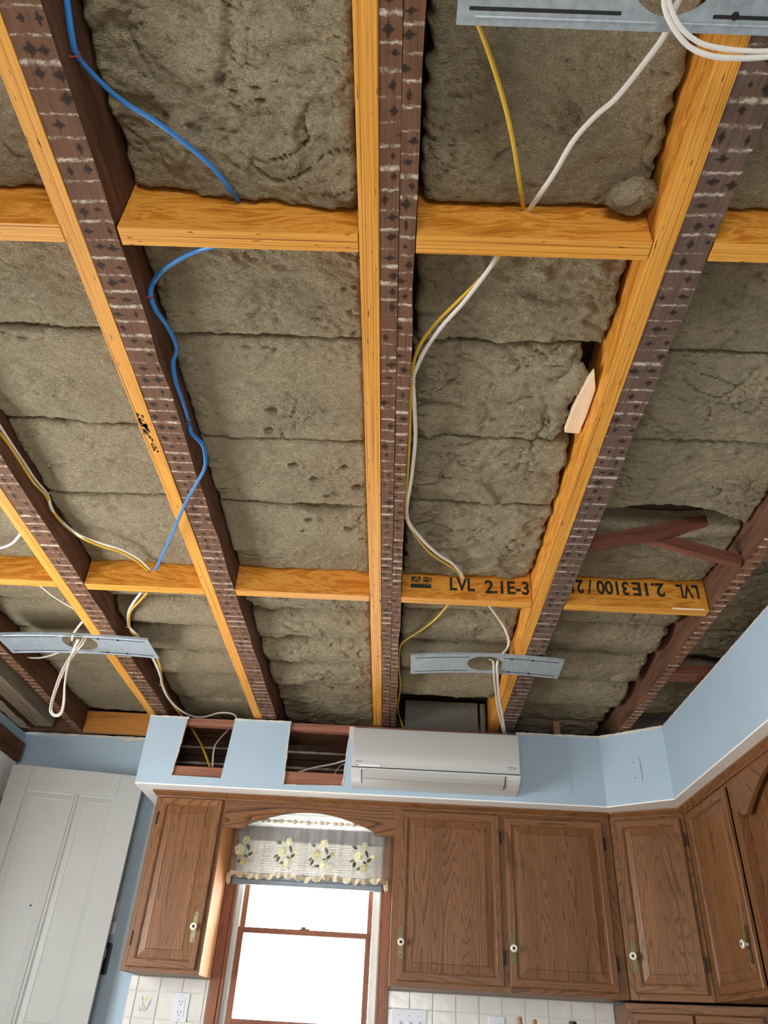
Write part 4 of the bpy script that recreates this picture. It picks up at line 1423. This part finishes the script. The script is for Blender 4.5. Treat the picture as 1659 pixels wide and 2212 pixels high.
def tile_flowers(t, xc, zc, s=1.0):
    mb = MB()
    y = 4.3553

    def petal(a, b, ang, ln, wd, m):
        n0 = len(mb.v)
        ca, sa = math.cos(ang), math.sin(ang)
        for (q, w) in ((0, 0), (0.35, 0.5), (0.7, 0.45), (1, 0), (0.7, -0.45), (0.35, -0.5)):
            mb.v.append((xc + s * (a + ca * q * ln - sa * w * wd), y, zc + s * (b + sa * q * ln + ca * w * wd)))
        mb.face([n0 + q for q in range(6)], m)
    petal(-0.014, 0.008, 1.75, 0.028, 0.008, 0); petal(0.002, 0.006, 1.5, 0.030, 0.016, 1); petal(0.016, -0.002, 1.1, 0.030, 0.009, 2)
    petal(0.014, -0.014, 1.0, 0.026, 0.006, 2); petal(-0.008, -0.008, 1.8, 0.018, 0.006, 2)
    for (a, an, ln) in ((-0.012, 2.1, 0.030), (-0.012, 2.5, 0.022), (0.0, 1.5, 0.035), (0.004, 0.9, 0.026), (0.006, 1.15, 0.036), (-0.004, 1.8, 0.03)):
        petal(a, -0.032, an, ln, 0.0035, 3)
    mb.build('floral_print', ['tulip_red', 'tulip_yellow', 'tulip_blue', 'tulip_leaf'], t)


tile_flowers(flo, -1.168, 0.105)
tile_flowers(flo2, 0.40, 0.070)

# outlets and switches on the tiles
wo = thing('wall_outlet', 'white duplex outlet on the tiles left of the window', 'outlet', (-0.99, 4.356, 0.04))
MB().box(-1.028, -0.954, 4.349, 4.3558, 0.042, 0.160).build('cover_plate', 'switch_plate', wo, bevel=0.002)
bod = MB().box(-1.012, -0.972, 4.3465, 4.3492, 0.062, 0.138).build('socket', 'switch_plate', wo, bevel=0.0012)
mb = MB()
for zc in (0.121, 0.079):
    mb.box(-1.0015, -0.9995, 4.3460, 4.3468, zc - 0.002, zc + 0.008); mb.box(-0.9865, -0.9845, 4.3460, 4.3468, zc - 0.002, zc + 0.008)
    mb.box(-0.9945, -0.9905, 4.3460, 4.3468, zc - 0.012, zc - 0.007)
mb.build('slots', 'dark_gap', bod)
MB().box(-1.006, -0.978, 4.3450, 4.3468, 0.096, 0.104).build('test_button', 'switch_plate', bod, bevel=0.0006)
for zc in (0.052, 0.150):
    MB().lathe([(0.0025, 0), (0.0025, 0.0008)], lambda a, b, h: (-0.992 + a, 4.3490 - h, zc + b), 8).build('screw', 'print_grey', wo)
ws = thing('triple_switch', 'white triple switch plate on the tiles right of the window', 'switch', (0.12, 4.356, 0.03))
MB().box(0.034, 0.203, 4.349, 4.3558, 0.030, 0.148).build('cover_plate', 'switch_plate', ws, bevel=0.002)
for xc in (0.072, 0.1185, 0.165):
    t = MB().box(xc - 0.005, xc + 0.005, 4.338, 4.3489, 0.082, 0.098).build('toggle', 'switch_plate', ws, bevel=0.0015)
    MB().lathe([(0.0025, 0), (0.0025, 0.0008)], lambda a, b, h: (xc + a, 4.3490 - h, 0.122 + b), 8).build('screw', 'print_grey', ws)
wo = thing('wall_outlet', 'white outlet on the tiles under the two-door cabinet', 'outlet', (0.54, 4.356, 0.02))
MB().box(0.505, 0.580, 4.349, 4.3558, 0.022, 0.141).build('cover_plate', 'switch_plate', wo, bevel=0.002)
bod = MB().box(0.522, 0.563, 4.3465, 4.3492, 0.042, 0.120).build('socket', 'switch_plate', wo, bevel=0.0012)
mb = MB()
for zc in (0.103, 0.061):
    mb.box(0.5330, 0.5350, 4.3460, 4.3468, zc - 0.002, zc + 0.008); mb.box(0.549, 0.551, 4.3460, 4.3468, zc - 0.002, zc + 0.008)
mb.build('slots', 'dark_gap', bod)

# utensils and mill on the counter (only their tops reach into the picture)
ck = thing('utensil_crock', 'glazed crock holding wooden utensils on the counter', 'crock', (0.66, 4.2, -0.20))
MB().lathe([(0.055, -0.20), (0.062, -0.19), (0.066, -0.10), (0.064, -0.05), (0.058, -0.05), (0.058, -0.18), (0.05, -0.192)], lambda a, b, h: (0.665 + a, 4.2 + b, h), 28).build('pot', 'crock_glaze', ck)
for (xa, xb, zt, lab) in ((0.645, 0.630, 0.139, 'wooden spoon handle rising left in front of the tiles'), (0.685, 0.700, 0.133, 'wooden spoon handle rising right in front of the tiles')):
    mb = MB()
    F3 = lambda a, b, h: (xa + (xb - xa) * (h + 0.17) / 0.31 + a, 4.2 + b, h)
    mb.lathe([(0.005, -0.175), (0.007, -0.10), (0.0075, 0.05), (0.0095, zt - 0.03), (0.0098, zt - 0.006), (0.007, zt)], F3, 14)
    tag(mb.build('wooden_spoon', 'handle_wood'), lab, 'utensil')
MB().lathe([(0.030, -0.20), (0.030, -0.15), (0.019, -0.06), (0.024, 0.02), (0.018, 0.07), (0.009, 0.09), (0.008, 0.118), (0.0175, 0.124), (0.0175, 0.130), (0.010, 0.133)], lambda a, b, h: (0.865 + a, 4.15 + b, h), 22).build('pepper_mill', 'black_plastic')
tag(bpy.data.objects['pepper_mill'], 'black pepper mill with flat round cap on the counter', 'pepper mill')

# ------------------------------------------------------------------ wall-mounted air conditioner
AX0, AX1 = -0.214, 0.622
ac = thing('air_conditioner', 'white wall-mounted split air conditioner on the blue soffit', 'air conditioner', (0.2, 3.83, 1.058))
side = [(3.929, 1.058), (3.872, 1.058), (3.828, 1.065), (3.786, 1.077), (3.756, 1.091), (3.741, 1.104), (3.738, 1.110), (3.738, 1.300), (3.752, 1.316), (3.929, 1.318)]
SX = lambda a, b, d: (d, a, b)
MB().prism(side, AX0, AX1, SX).build('casing', 'ac_shell', ac, bevel=0.0025)
fp = []
for z_, y_ in ((1.1135, 3.7375), (1.1135, 3.7325), (1.118, 3.7290), (1.20, 3.7265), (1.29, 3.7290), (1.309, 3.7345), (1.313, 3.742), (1.313, 3.7485)):
    fp.append([(AX0 + 0.002, y_, z_), (AX1 - 0.006, y_, z_)])
fpan = MB().grid(fp, 0, True).build('front_panel', 'ac_plastic', ac)
MB().box(AX0 + 0.002, AX1 - 0.006, 3.7300, 3.7374, 1.1108, 1.1128).build('panel_gap', 'dark_gap', ac)
# air outlet flap with dark outline
lv = [(0, 0), (3.7420, 1.1065), (3.7455, 1.1005), (3.7590, 1.0885), (3.7880, 1.0750), (3.8260, 1.0640)]
lvr = [[(AX0 + 0.052, y - 0.003, z_ - 0.0035) for y, z_ in lv[1:6]], [(AX1 - 0.078, y - 0.003, z_ - 0.0035) for y, z_ in lv[1:6]]]
flap = MB()
for i in range(4):
    n0 = len(flap.v)
    flap.v += [lvr[0][i], lvr[1][i], lvr[1][i + 1], lvr[0][i + 1]]
    flap.face([n0, n0 + 1, n0 + 2, n0 + 3], 0, True)
flo_ = flap.build('air_flap', 'ac_plastic', ac)
mb = MB()
for xe in (AX0 + 0.050, AX1 - 0.078):
    mb.grid([[(xe, y - 0.004, z_ - 0.0042), (xe + 0.004, y - 0.004, z_ - 0.0042)] for y, z_ in lv[1:6]], 0, False)
mb.build('flap_outline', 'dark_gap', ac)
MB().box(AX0 + 0.052, AX1 - 0.078, 3.7815, 3.7840, 1.0700, 1.0725).build('flap_line', 'print_grey', ac)
MB().box(AX0 + 0.010, AX0 + 0.140, 3.7285, 3.7300, 1.1145, 1.1255).build('label_strip', 'sticker', ac, bevel=0.0004)
MB().box(AX0 + 0.014, AX0 + 0.036, 3.7278, 3.7284, 1.117, 1.123).build('label_print', 'print_grey', ac)
text_part('FUJITSU', lambda a, b, d: (AX0 + 0.022 + a, 3.7272, 1.133 + b), 0.033, 0.009, 'brand_lettering', 'print_dark', ac)
text_part('Halcyon', lambda a, b, d: (AX1 - 0.064 + a, 3.7272, 1.138 + b), 0.030, 0.010, 'model_lettering', 'print_dark', ac)
text_part('single-room mini-split', lambda a, b, d: (AX1 - 0.064 + a, 3.7272, 1.131 + b), 0.042, 0.0035, 'model_lettering', 'print_dark', ac)
mb = MB()
bird = [(0, 0), (0.003, 0.0045), (0.001, 0.0095), (0.0045, 0.006), (0.0085, 0.0045), (0.0065, 0.0015), (0.003, -0.001)]
mb.v = [(AX1 - 0.032 + a, 3.7272, 1.139 + b) for a, b in bird]
mb.face(range(len(bird)))
mb.build('bird_emblem', 'print_dark', ac)
MB().box(-0.248, AX0 - 0.002, 3.905, 3.929, 1.318, 1.372).build('mounting_filler', 'torn_paper', ac)

# ------------------------------------------------------------------ galvanised light mounting plates
def mount_plate(label, cx, cy_, L, Wd, hx, hy, hr, sag, zc, yaw=0.0, slots=True):
    t = thing('light_mounting_plate', label, 'mounting plate', (cx, cy_, zc), 'galvanised plates for recessed lights')
    ca, sa = math.cos(yaw), math.sin(yaw)

    def Fp(a, b, d=0.0):
        zz = zc - sag * (2 * a / L) ** 2 * 1.0 + d
        return (cx + ca * a - sa * b, cy_ + sa * a + ca * b, zz)
    # sheet with a round hole: fan of strips between outer outline and the hole
    seg = 72
    inner, outer = [], []
    for q in range(seg):
        th = 2 * math.pi * q / seg
        dx, dy = math.cos(th), math.sin(th)
        inner.append((hx + hr * dx, hy + hr * dy))
        k = min([(L / 2 - hx) / dx if dx > 1e-9 else 1e9, (-L / 2 - hx) / dx if dx < -1e-9 else 1e9, (Wd / 2 - hy) / dy if dy > 1e-9 else 1e9, (-Wd / 2 - hy) / dy if dy < -1e-9 else 1e9])
        outer.append((hx + k * dx, hy + k * dy))
    # make sure the four corners are on the outline
    for cxx in (-L / 2, L / 2):
        for cyy in (-Wd / 2, Wd / 2):
            j = min(range(seg), key=lambda q: (outer[q][0] - cxx) ** 2 + (outer[q][1] - cyy) ** 2)
            outer[j] = (cxx, cyy)
    steps = 8
    rs = []
    for s in range(steps + 1):
        f = s / steps
        rs.append([Fp(i[0] + (o[0] - i[0]) * f, i[1] + (o[1] - i[1]) * f, 0) for i, o in zip(inner, outer)])
    for s in range(steps, -1, -1):
        f = s / steps
        rs.append([Fp(i[0] + (o[0] - i[0]) * f, i[1] + (o[1] - i[1]) * f, 0.0012) for i, o in zip(inner, outer)])
    rs.append(rs[0])
    MB().rings(rs, 0, False).build('sheet', 'galvanised', t)
    # folded lips and pressed grooves along both long edges
    for sgn in (-1, 1):
        mb = MB(); r2 = []
        for i in range(25):
            a = -L / 2 + L * i / 24
            b = sgn * Wd / 2
            r2.append([Fp(a, b, 0), Fp(a, b + sgn * 0.0015, 0), Fp(a, b + sgn * 0.0015, 0.010), Fp(a, b, 0.010)])
        mb.rings(r2, 0, False, True, True, True).build('edge_lip', 'galvanised', t)
        mb = MB(); r2 = []
        for i in range(21):
            a = -L / 2 + 0.03 + (L - 0.06) * i / 20
            b = sgn * (Wd / 2 - 0.012)
            r2.append([Fp(a, b - 0.002, -0.0002), Fp(a, b, -0.0016), Fp(a, b + 0.002, -0.0002)])
        mb.rings(r2, 0, True, True, True, True).build('pressed_rib', 'galvanised', t)
        if slots:
            for (sa_, sb_) in ((-L / 2 + 0.02, -0.075), (0.075, L / 2 - 0.02)):
                mb = MB(); r2 = []
                for i in range(13):
                    a = sa_ + (sb_ - sa_) * i / 12
                    b = sgn * (Wd / 2 - 0.024)
                    r2.append([Fp(a, b - 0.003, -0.0003), Fp(a, b + 0.003, -0.0003), Fp(a, b + 0.003, 0.0004), Fp(a, b - 0.003, 0.0004)])
                mb.rings(r2, 0, False, True, True, True).build('slot', 'dark_gap', t)
    for (a, b) in ((-L / 2 + 0.10, 0.02), (-L / 2 + 0.12, -0.02), (-L / 2 + 0.15, 0.03), (-L / 2 + 0.17, -0.01), (L / 2 - 0.10, 0.02), (L / 2 - 0.12, -0.02), (L / 2 - 0.15, 0.03), (L / 2 - 0.17, -0.01)):
        MB().box(-0.004, 0.004, -0.0015, 0.0015, -0.0003, 0.0003, 0, lambda x, y, d: Fp(a + x, b + y, d)).build('punched_tab', 'print_grey', t)
    for a in (0.11, 0.20):
        for sgn in (-1, 1):
            MB().lathe([(0.0065, 0.0), (0.006, -0.002), (0.003, -0.003)], lambda p, q, h: Fp(a + p, sgn * (Wd / 2 - 0.026) + q, h), 12).build('screw', 'hinge_dark', t)
    return t


mount_plate('steel light plate screwed under the left joist with a cable loop hanging out', -1.445, 3.090, 0.690, 0.190, 0.012, -0.022, 0.078, 0.012, 1.402, -0.02)
mount_plate('steel light plate screwed under the right greyish joist above the white wall unit', 0.385, 3.100, 0.665, 0.190, -0.004, -0.008, 0.077, 0.016, 1.402, -0.03)
mount_plate('large steel light plate at the upper right corner nearest the camera', 0.398, 0.449, 0.690, 0.196, 0.0, 0.0, 0.076, 0.0, 1.400, 0.012)

# ------------------------------------------------------------------ cables
CAB = {
 'blue1': [(-0.64, 0.528, 1.498), (-0.64, 0.565, 1.48), (-0.64, 0.599, 1.463), (-0.64, 0.63, 1.459), (-0.628, 0.672, 1.475), (-0.588, 0.718, 1.475), (-0.526, 0.761, 1.475), (-0.48, 0.805, 1.48), (-0.434, 0.858, 1.485), (-0.409, 0.907, 1.49), (-0.399, 0.952, 1.515), (-0.402, 0.962, 1.524)],
 'blue2': [(-0.405, 1.0, 1.48), (-0.444, 1.013, 1.44), (-0.493, 1.036, 1.45), (-0.542, 1.063, 1.455), (-0.596, 1.103, 1.46), (-0.63, 1.144, 1.465), (-0.638, 1.171, 1.45), (-0.63, 1.205, 1.438), (-0.62, 1.258, 1.449), (-0.615, 1.321, 1.458), (-0.62, 1.357, 1.46), (-0.635, 1.392, 1.452), (-0.635, 1.442, 1.434), (-0.635, 1.512, 1.438), (-0.64, 1.618, 1.448), (-0.635, 1.649, 1.432), (-0.613, 1.691, 1.43), (-0.605, 1.724, 1.41), (-0.615, 1.772, 1.4), (-0.654, 1.844, 1.395), (-0.708, 1.94, 1.385), (-0.762, 2.053, 1.375), (-0.812, 2.154, 1.365), (-0.892, 2.317, 1.355)],
 'yel1': [(0.074, 0.522, 1.43), (0.083, 0.54, 1.425), (0.098, 0.567, 1.43), (0.125, 0.625, 1.445), (0.156, 0.698, 1.455), (0.183, 0.774, 1.465), (0.209, 0.862, 1.475), (0.234, 0.952, 1.516), (0.238, 0.965, 1.527)],
 'wht1': [(0.425, 0.495, 1.44), (0.415, 0.529, 1.43), (0.413, 0.57, 1.44), (0.391, 0.625, 1.45), (0.362, 0.685, 1.46), (0.332, 0.722, 1.465), (0.302, 0.773, 1.47), (0.28, 0.839, 1.475), (0.26, 0.889, 1.48), (0.245, 0.952, 1.511), (0.246, 0.965, 1.524)],
 'yel2': [(0.212, 1.0, 1.48), (0.186, 1.023, 1.44), (0.153, 1.083, 1.445), (0.101, 1.161, 1.45), (0.055, 1.227, 1.45), (0.021, 1.295, 1.45), (0.006, 1.355, 1.445), (0.004, 1.401, 1.44), (0.002, 1.498, 1.425), (0.004, 1.633, 1.425), (0.003, 1.812, 1.43), (0.002, 2.029, 1.44), (0.039, 2.167, 1.455), (0.099, 2.307, 1.47), (0.164, 2.392, 1.48), (0.213, 2.462, 1.49), (0.232, 2.535, 1.499)],
 'wht2': [(0.202, 1.0, 1.475), (0.178, 1.026, 1.435), (0.153, 1.084, 1.44), (0.117, 1.157, 1.445), (0.072, 1.229, 1.445), (0.034, 1.309, 1.445), (0.015, 1.37, 1.445), (0.007, 1.408, 1.44), (0.014, 1.503, 1.43), (0.021, 1.637, 1.43), (0.016, 1.811, 1.43), (0.007, 2.034, 1.44), (0.054, 2.168, 1.45), (0.122, 2.297, 1.465), (0.18, 2.373, 1.475), (0.222, 2.456, 1.485), (0.241, 2.535, 1.5)],
 'yel3': [(0.186, 2.62, 1.432), (0.145, 2.824, 1.47), (0.081, 2.927, 1.46), (0.033, 3.0, 1.46), (0.004, 3.057, 1.45), (-0.0, 3.266, 1.445), (0.012, 3.498, 1.45), (0.004, 3.81, 1.45), (0.019, 4.0, 1.465), (0.041, 4.02, 1.413)],
 'wht3': [(0.345, 2.62, 1.44), (0.414, 2.817, 1.48), (0.451, 2.896, 1.47), (0.475, 2.977, 1.46), (0.475, 3.026, 1.45), (0.459, 3.063, 1.44), (0.444, 3.079, 1.42), (0.436, 3.085, 1.4), (0.45, 3.188, 1.388), (0.481, 3.388, 1.37), (0.528, 3.619, 1.356), (0.575, 3.869, 1.345)],
 'wht3b': [(0.409, 3.127, 1.44), (0.42, 3.089, 1.41), (0.428, 3.143, 1.39), (0.448, 3.271, 1.378), (0.486, 3.485, 1.362), (0.534, 3.701, 1.35), (0.569, 3.878, 1.343)],
 'wht4': [(-1.235, 1.655, 1.464), (-1.225, 1.715, 1.453), (-1.235, 1.844, 1.469), (-1.235, 1.958, 1.473), (-1.235, 2.06, 1.486), (-1.225, 2.103, 1.455), (-1.23, 2.208, 1.473), (-1.187, 2.267, 1.46), (-1.125, 2.315, 1.46), (-1.062, 2.362, 1.465), (-1.016, 2.443, 1.475), (-0.996, 2.535, 1.48)],
 'yel4': [(-1.235, 1.673, 1.443), (-1.23, 1.741, 1.448), (-1.235, 1.854, 1.457), (-1.235, 1.957, 1.459), (-1.235, 2.059, 1.477), (-1.225, 2.131, 1.455), (-1.23, 2.252, 1.478), (-1.174, 2.283, 1.455), (-1.12, 2.332, 1.455), (-1.064, 2.374, 1.46), (-1.026, 2.453, 1.47), (-1.004, 2.535, 1.475)],
 'wht5': [(-1.034, 2.6, 1.414), (-1.126, 2.777, 1.46), (-1.183, 2.896, 1.47), (-1.207, 2.998, 1.46), (-1.17, 3.025, 1.43), (-1.153, 3.145, 1.42), (-1.145, 3.274, 1.41), (-1.152, 3.415, 1.4), (-1.184, 3.552, 1.42), (-1.188, 3.699, 1.41), (-1.169, 3.859, 1.41), (-1.128, 3.98, 1.416), (-1.061, 4.0, 1.419), (-0.981, 4.02, 1.454), (-0.905, 4.03, 1.453), (-0.876, 4.04, 1.414)],
 'yel5': [(-1.01, 2.6, 1.415), (-1.099, 2.766, 1.46), (-1.171, 2.882, 1.47), (-1.203, 2.997, 1.46), (-1.183, 3.026, 1.43), (-1.157, 3.136, 1.42), (-1.128, 3.222, 1.415), (-1.137, 3.343, 1.41), (-1.18, 3.546, 1.42), (-1.194, 3.757, 1.42), (-1.192, 3.98, 1.428), (-1.165, 4.02, 1.403)],
 'wht6': [(-1.59, 2.402, 1.46), (-1.529, 2.384, 1.46), (-1.474, 2.356, 1.465), (-1.422, 2.3, 1.47), (-1.361, 2.22, 1.47)],
 'wht7': [(-1.54, 2.7, 1.5), (-1.499, 2.712, 1.48), (-1.455, 2.759, 1.46), (-1.402, 2.825, 1.45), (-1.365, 2.897, 1.45), (-1.423, 2.99, 1.45), (-1.465, 3.046, 1.43), (-1.526, 3.172, 1.43), (-1.649, 3.314, 1.45), (-1.762, 3.395, 1.46), (-1.854, 3.417, 1.47)],
 'loop1': [(-1.409, 3.07, 1.44), (-1.42, 3.073, 1.4), (-1.467, 3.12, 1.363), (-1.489, 3.12, 1.284), (-1.496, 3.12, 1.196), (-1.495, 3.12, 1.133), (-1.486, 3.12, 1.1), (-1.466, 3.12, 1.085), (-1.447, 3.12, 1.098), (-1.45, 3.12, 1.146), (-1.469, 3.12, 1.23), (-1.481, 3.12, 1.317), (-1.478, 3.12, 1.385), (-1.45, 3.071, 1.42)],
 'loop2': [(-1.425, 3.081, 1.44), (-1.44, 3.085, 1.4), (-1.472, 3.1, 1.347), (-1.49, 3.1, 1.275), (-1.494, 3.1, 1.188), (-1.491, 3.1, 1.126), (-1.482, 3.1, 1.089), (-1.456, 3.1, 1.072), (-1.432, 3.1, 1.085), (-1.436, 3.1, 1.139), (-1.458, 3.1, 1.222), (-1.469, 3.1, 1.316), (-1.465, 3.1, 1.381), (-1.441, 3.07, 1.42)],
 'top1': [(0.405, 0.469, 1.42), (0.385, 0.485, 1.4), (0.385, 0.506, 1.385), (0.405, 0.531, 1.37), (0.437, 0.554, 1.36), (0.477, 0.565, 1.355), (0.525, 0.569, 1.36), (0.577, 0.569, 1.37), (0.637, 0.564, 1.39)],
 'top2': [(0.412, 0.473, 1.43), (0.393, 0.489, 1.41), (0.396, 0.507, 1.395), (0.42, 0.534, 1.38), (0.455, 0.552, 1.372), (0.493, 0.559, 1.37), (0.532, 0.562, 1.37), (0.576, 0.563, 1.375), (0.636, 0.559, 1.395)],
 'sof_y': [(-1.163, 4.15, 1.412), (-1.087, 4.1, 1.32), (-1.03, 4.06, 1.238), (-0.983, 4.02, 1.159)],
 'sof_w': [(-0.944, 4.2, 1.441), (-0.98, 4.15, 1.363), (-0.996, 4.1, 1.286), (-0.968, 4.02, 1.16)],
 'sof_w2': [(-0.235, 4.1, 1.265), (-0.333, 4.1, 1.23), (-0.428, 4.06, 1.194), (-0.507, 4.02, 1.154)],
 'sof_w3': [(-0.247, 4.12, 1.251), (-0.295, 4.1, 1.22), (-0.317, 4.02, 1.153)],
}
INFO = {
 'blue1': ('cable_blue', 0.0062, 0.0035, 'blue cable from the top left staple to the near blocking'),
 'blue2': ('cable_blue', 0.0062, 0.0035, 'blue cable weaving down the joist side to its hanging cut end'),
 'yel1': ('cable_yellow', 0.0045, 0.0030, 'yellow cable from the large near steel plate into the near blocking'),
 'wht1': ('cable_white', 0.0062, 0.0035, 'white cable from the large near steel plate into the near blocking'),
 'yel2': ('cable_yellow', 0.0050, 0.0030, 'yellow cable stapled along the middle joist'),
 'wht2': ('cable_white', 0.0060, 0.0034, 'white cable stapled along the middle joist'),
 'yel3': ('cable_yellow', 0.0048, 0.0030, 'yellow cable from the lettered blocking down beside the grey board block'),
 'wht3': ('cable_white', 0.0056, 0.0034, 'white cable from the lettered blocking through the right steel plate'),
 'wht3b': ('cable_white', 0.0056, 0.0034, 'second white cable from the right steel plate down behind the wall unit'),
 'wht4': ('cable_white', 0.0058, 0.0034, 'white cable running beside the yellow one along the left joist'),
 'yel4': ('cable_yellow', 0.0056, 0.0032, 'yellow cable running along the left joist to the far blocking'),
 'wht5': ('cable_white', 0.0056, 0.0034, 'white cable dropping from the far blocking behind the left plate to the soffit'),
 'yel5': ('cable_yellow', 0.0054, 0.0032, 'yellow cable dropping from the far blocking behind the left plate'),
 'wht6': ('cable_white', 0.0056, 0.0034, 'short white cable at the left edge before the far blocking'),
 'wht7': ('cable_white', 0.0052, 0.0032, 'white cable curling over the left steel plate'),
 'loop1': ('cable_white', 0.0056, 0.0034, 'white cable hanging in a long loop, inner strand, from the left plate'),
 'loop2': ('cable_white', 0.0056, 0.0034, 'white cable hanging in a long loop, outer strand, from the left plate'),
 'top1': ('cable_white', 0.0052, 0.0036, 'lower white cable bending out of the large near steel plate'),
 'top2': ('cable_white', 0.0052, 0.0036, 'upper white cable bending out of the large near steel plate'),
 'sof_y': ('cable_yellow', 0.0075, 0.0050, 'dull yellow cable inside the left soffit cut-out'),
 'sof_w': ('cable_white', 0.0055, 0.0036, 'grey white cable inside the left soffit cut-out'),
 'sof_w2': ('cable_white', 0.0075, 0.0050, 'thick grey white cable inside the right soffit cut-out'),
 'sof_w3': ('cable_white', 0.0045, 0.0030, 'thin grey white cable inside the right soffit cut-out'),
}
STAPLES = {'blue1': [3], 'blue2': [6, 14], 'yel2': [7], 'wht2': [7, 11], 'wht4': [4], 'wht5': [3, 8], 'wht3': [3]}
for k, (m, rx, ry, lab) in INFO.items():
    t = thing('cable', lab, 'cable', CAB[k][0], 'electrical cables in the open ceiling')
    MB().tube(CAB[k], rx, ry, 10, 0, 6).build('sheath', m, t, sharp=180)
    if k == 'blue2':
        e = Vector(CAB[k][-1]); d = (e - Vector(CAB[k][-2])).normalized()
        MB().tube([e - d * 0.002, e + d * 0.008], 0.0018, seg=8, sub=1).build('wire_end', 'copper', t)
    for i in STAPLES.get(k, []):
        p = Vector(CAB[k][i])
        d = (Vector(CAB[k][i + 1]) - Vector(CAB[k][i - 1])).normalized()
        n = d.cross(Vector((1, 0, 0))).normalized()
        w = rx + 0.0015
        MB().tube([p - n * w + Vector((-0.012, 0, 0)), p - n * w + Vector((0.005, 0, 0)), p + n * w + Vector((0.005, 0, 0)), p + n * w + Vector((-0.012, 0, 0))], 0.0016, seg=6, sub=1).build('staple', 'staple_red' if k.startswith('blue') else 'staple_white', t)
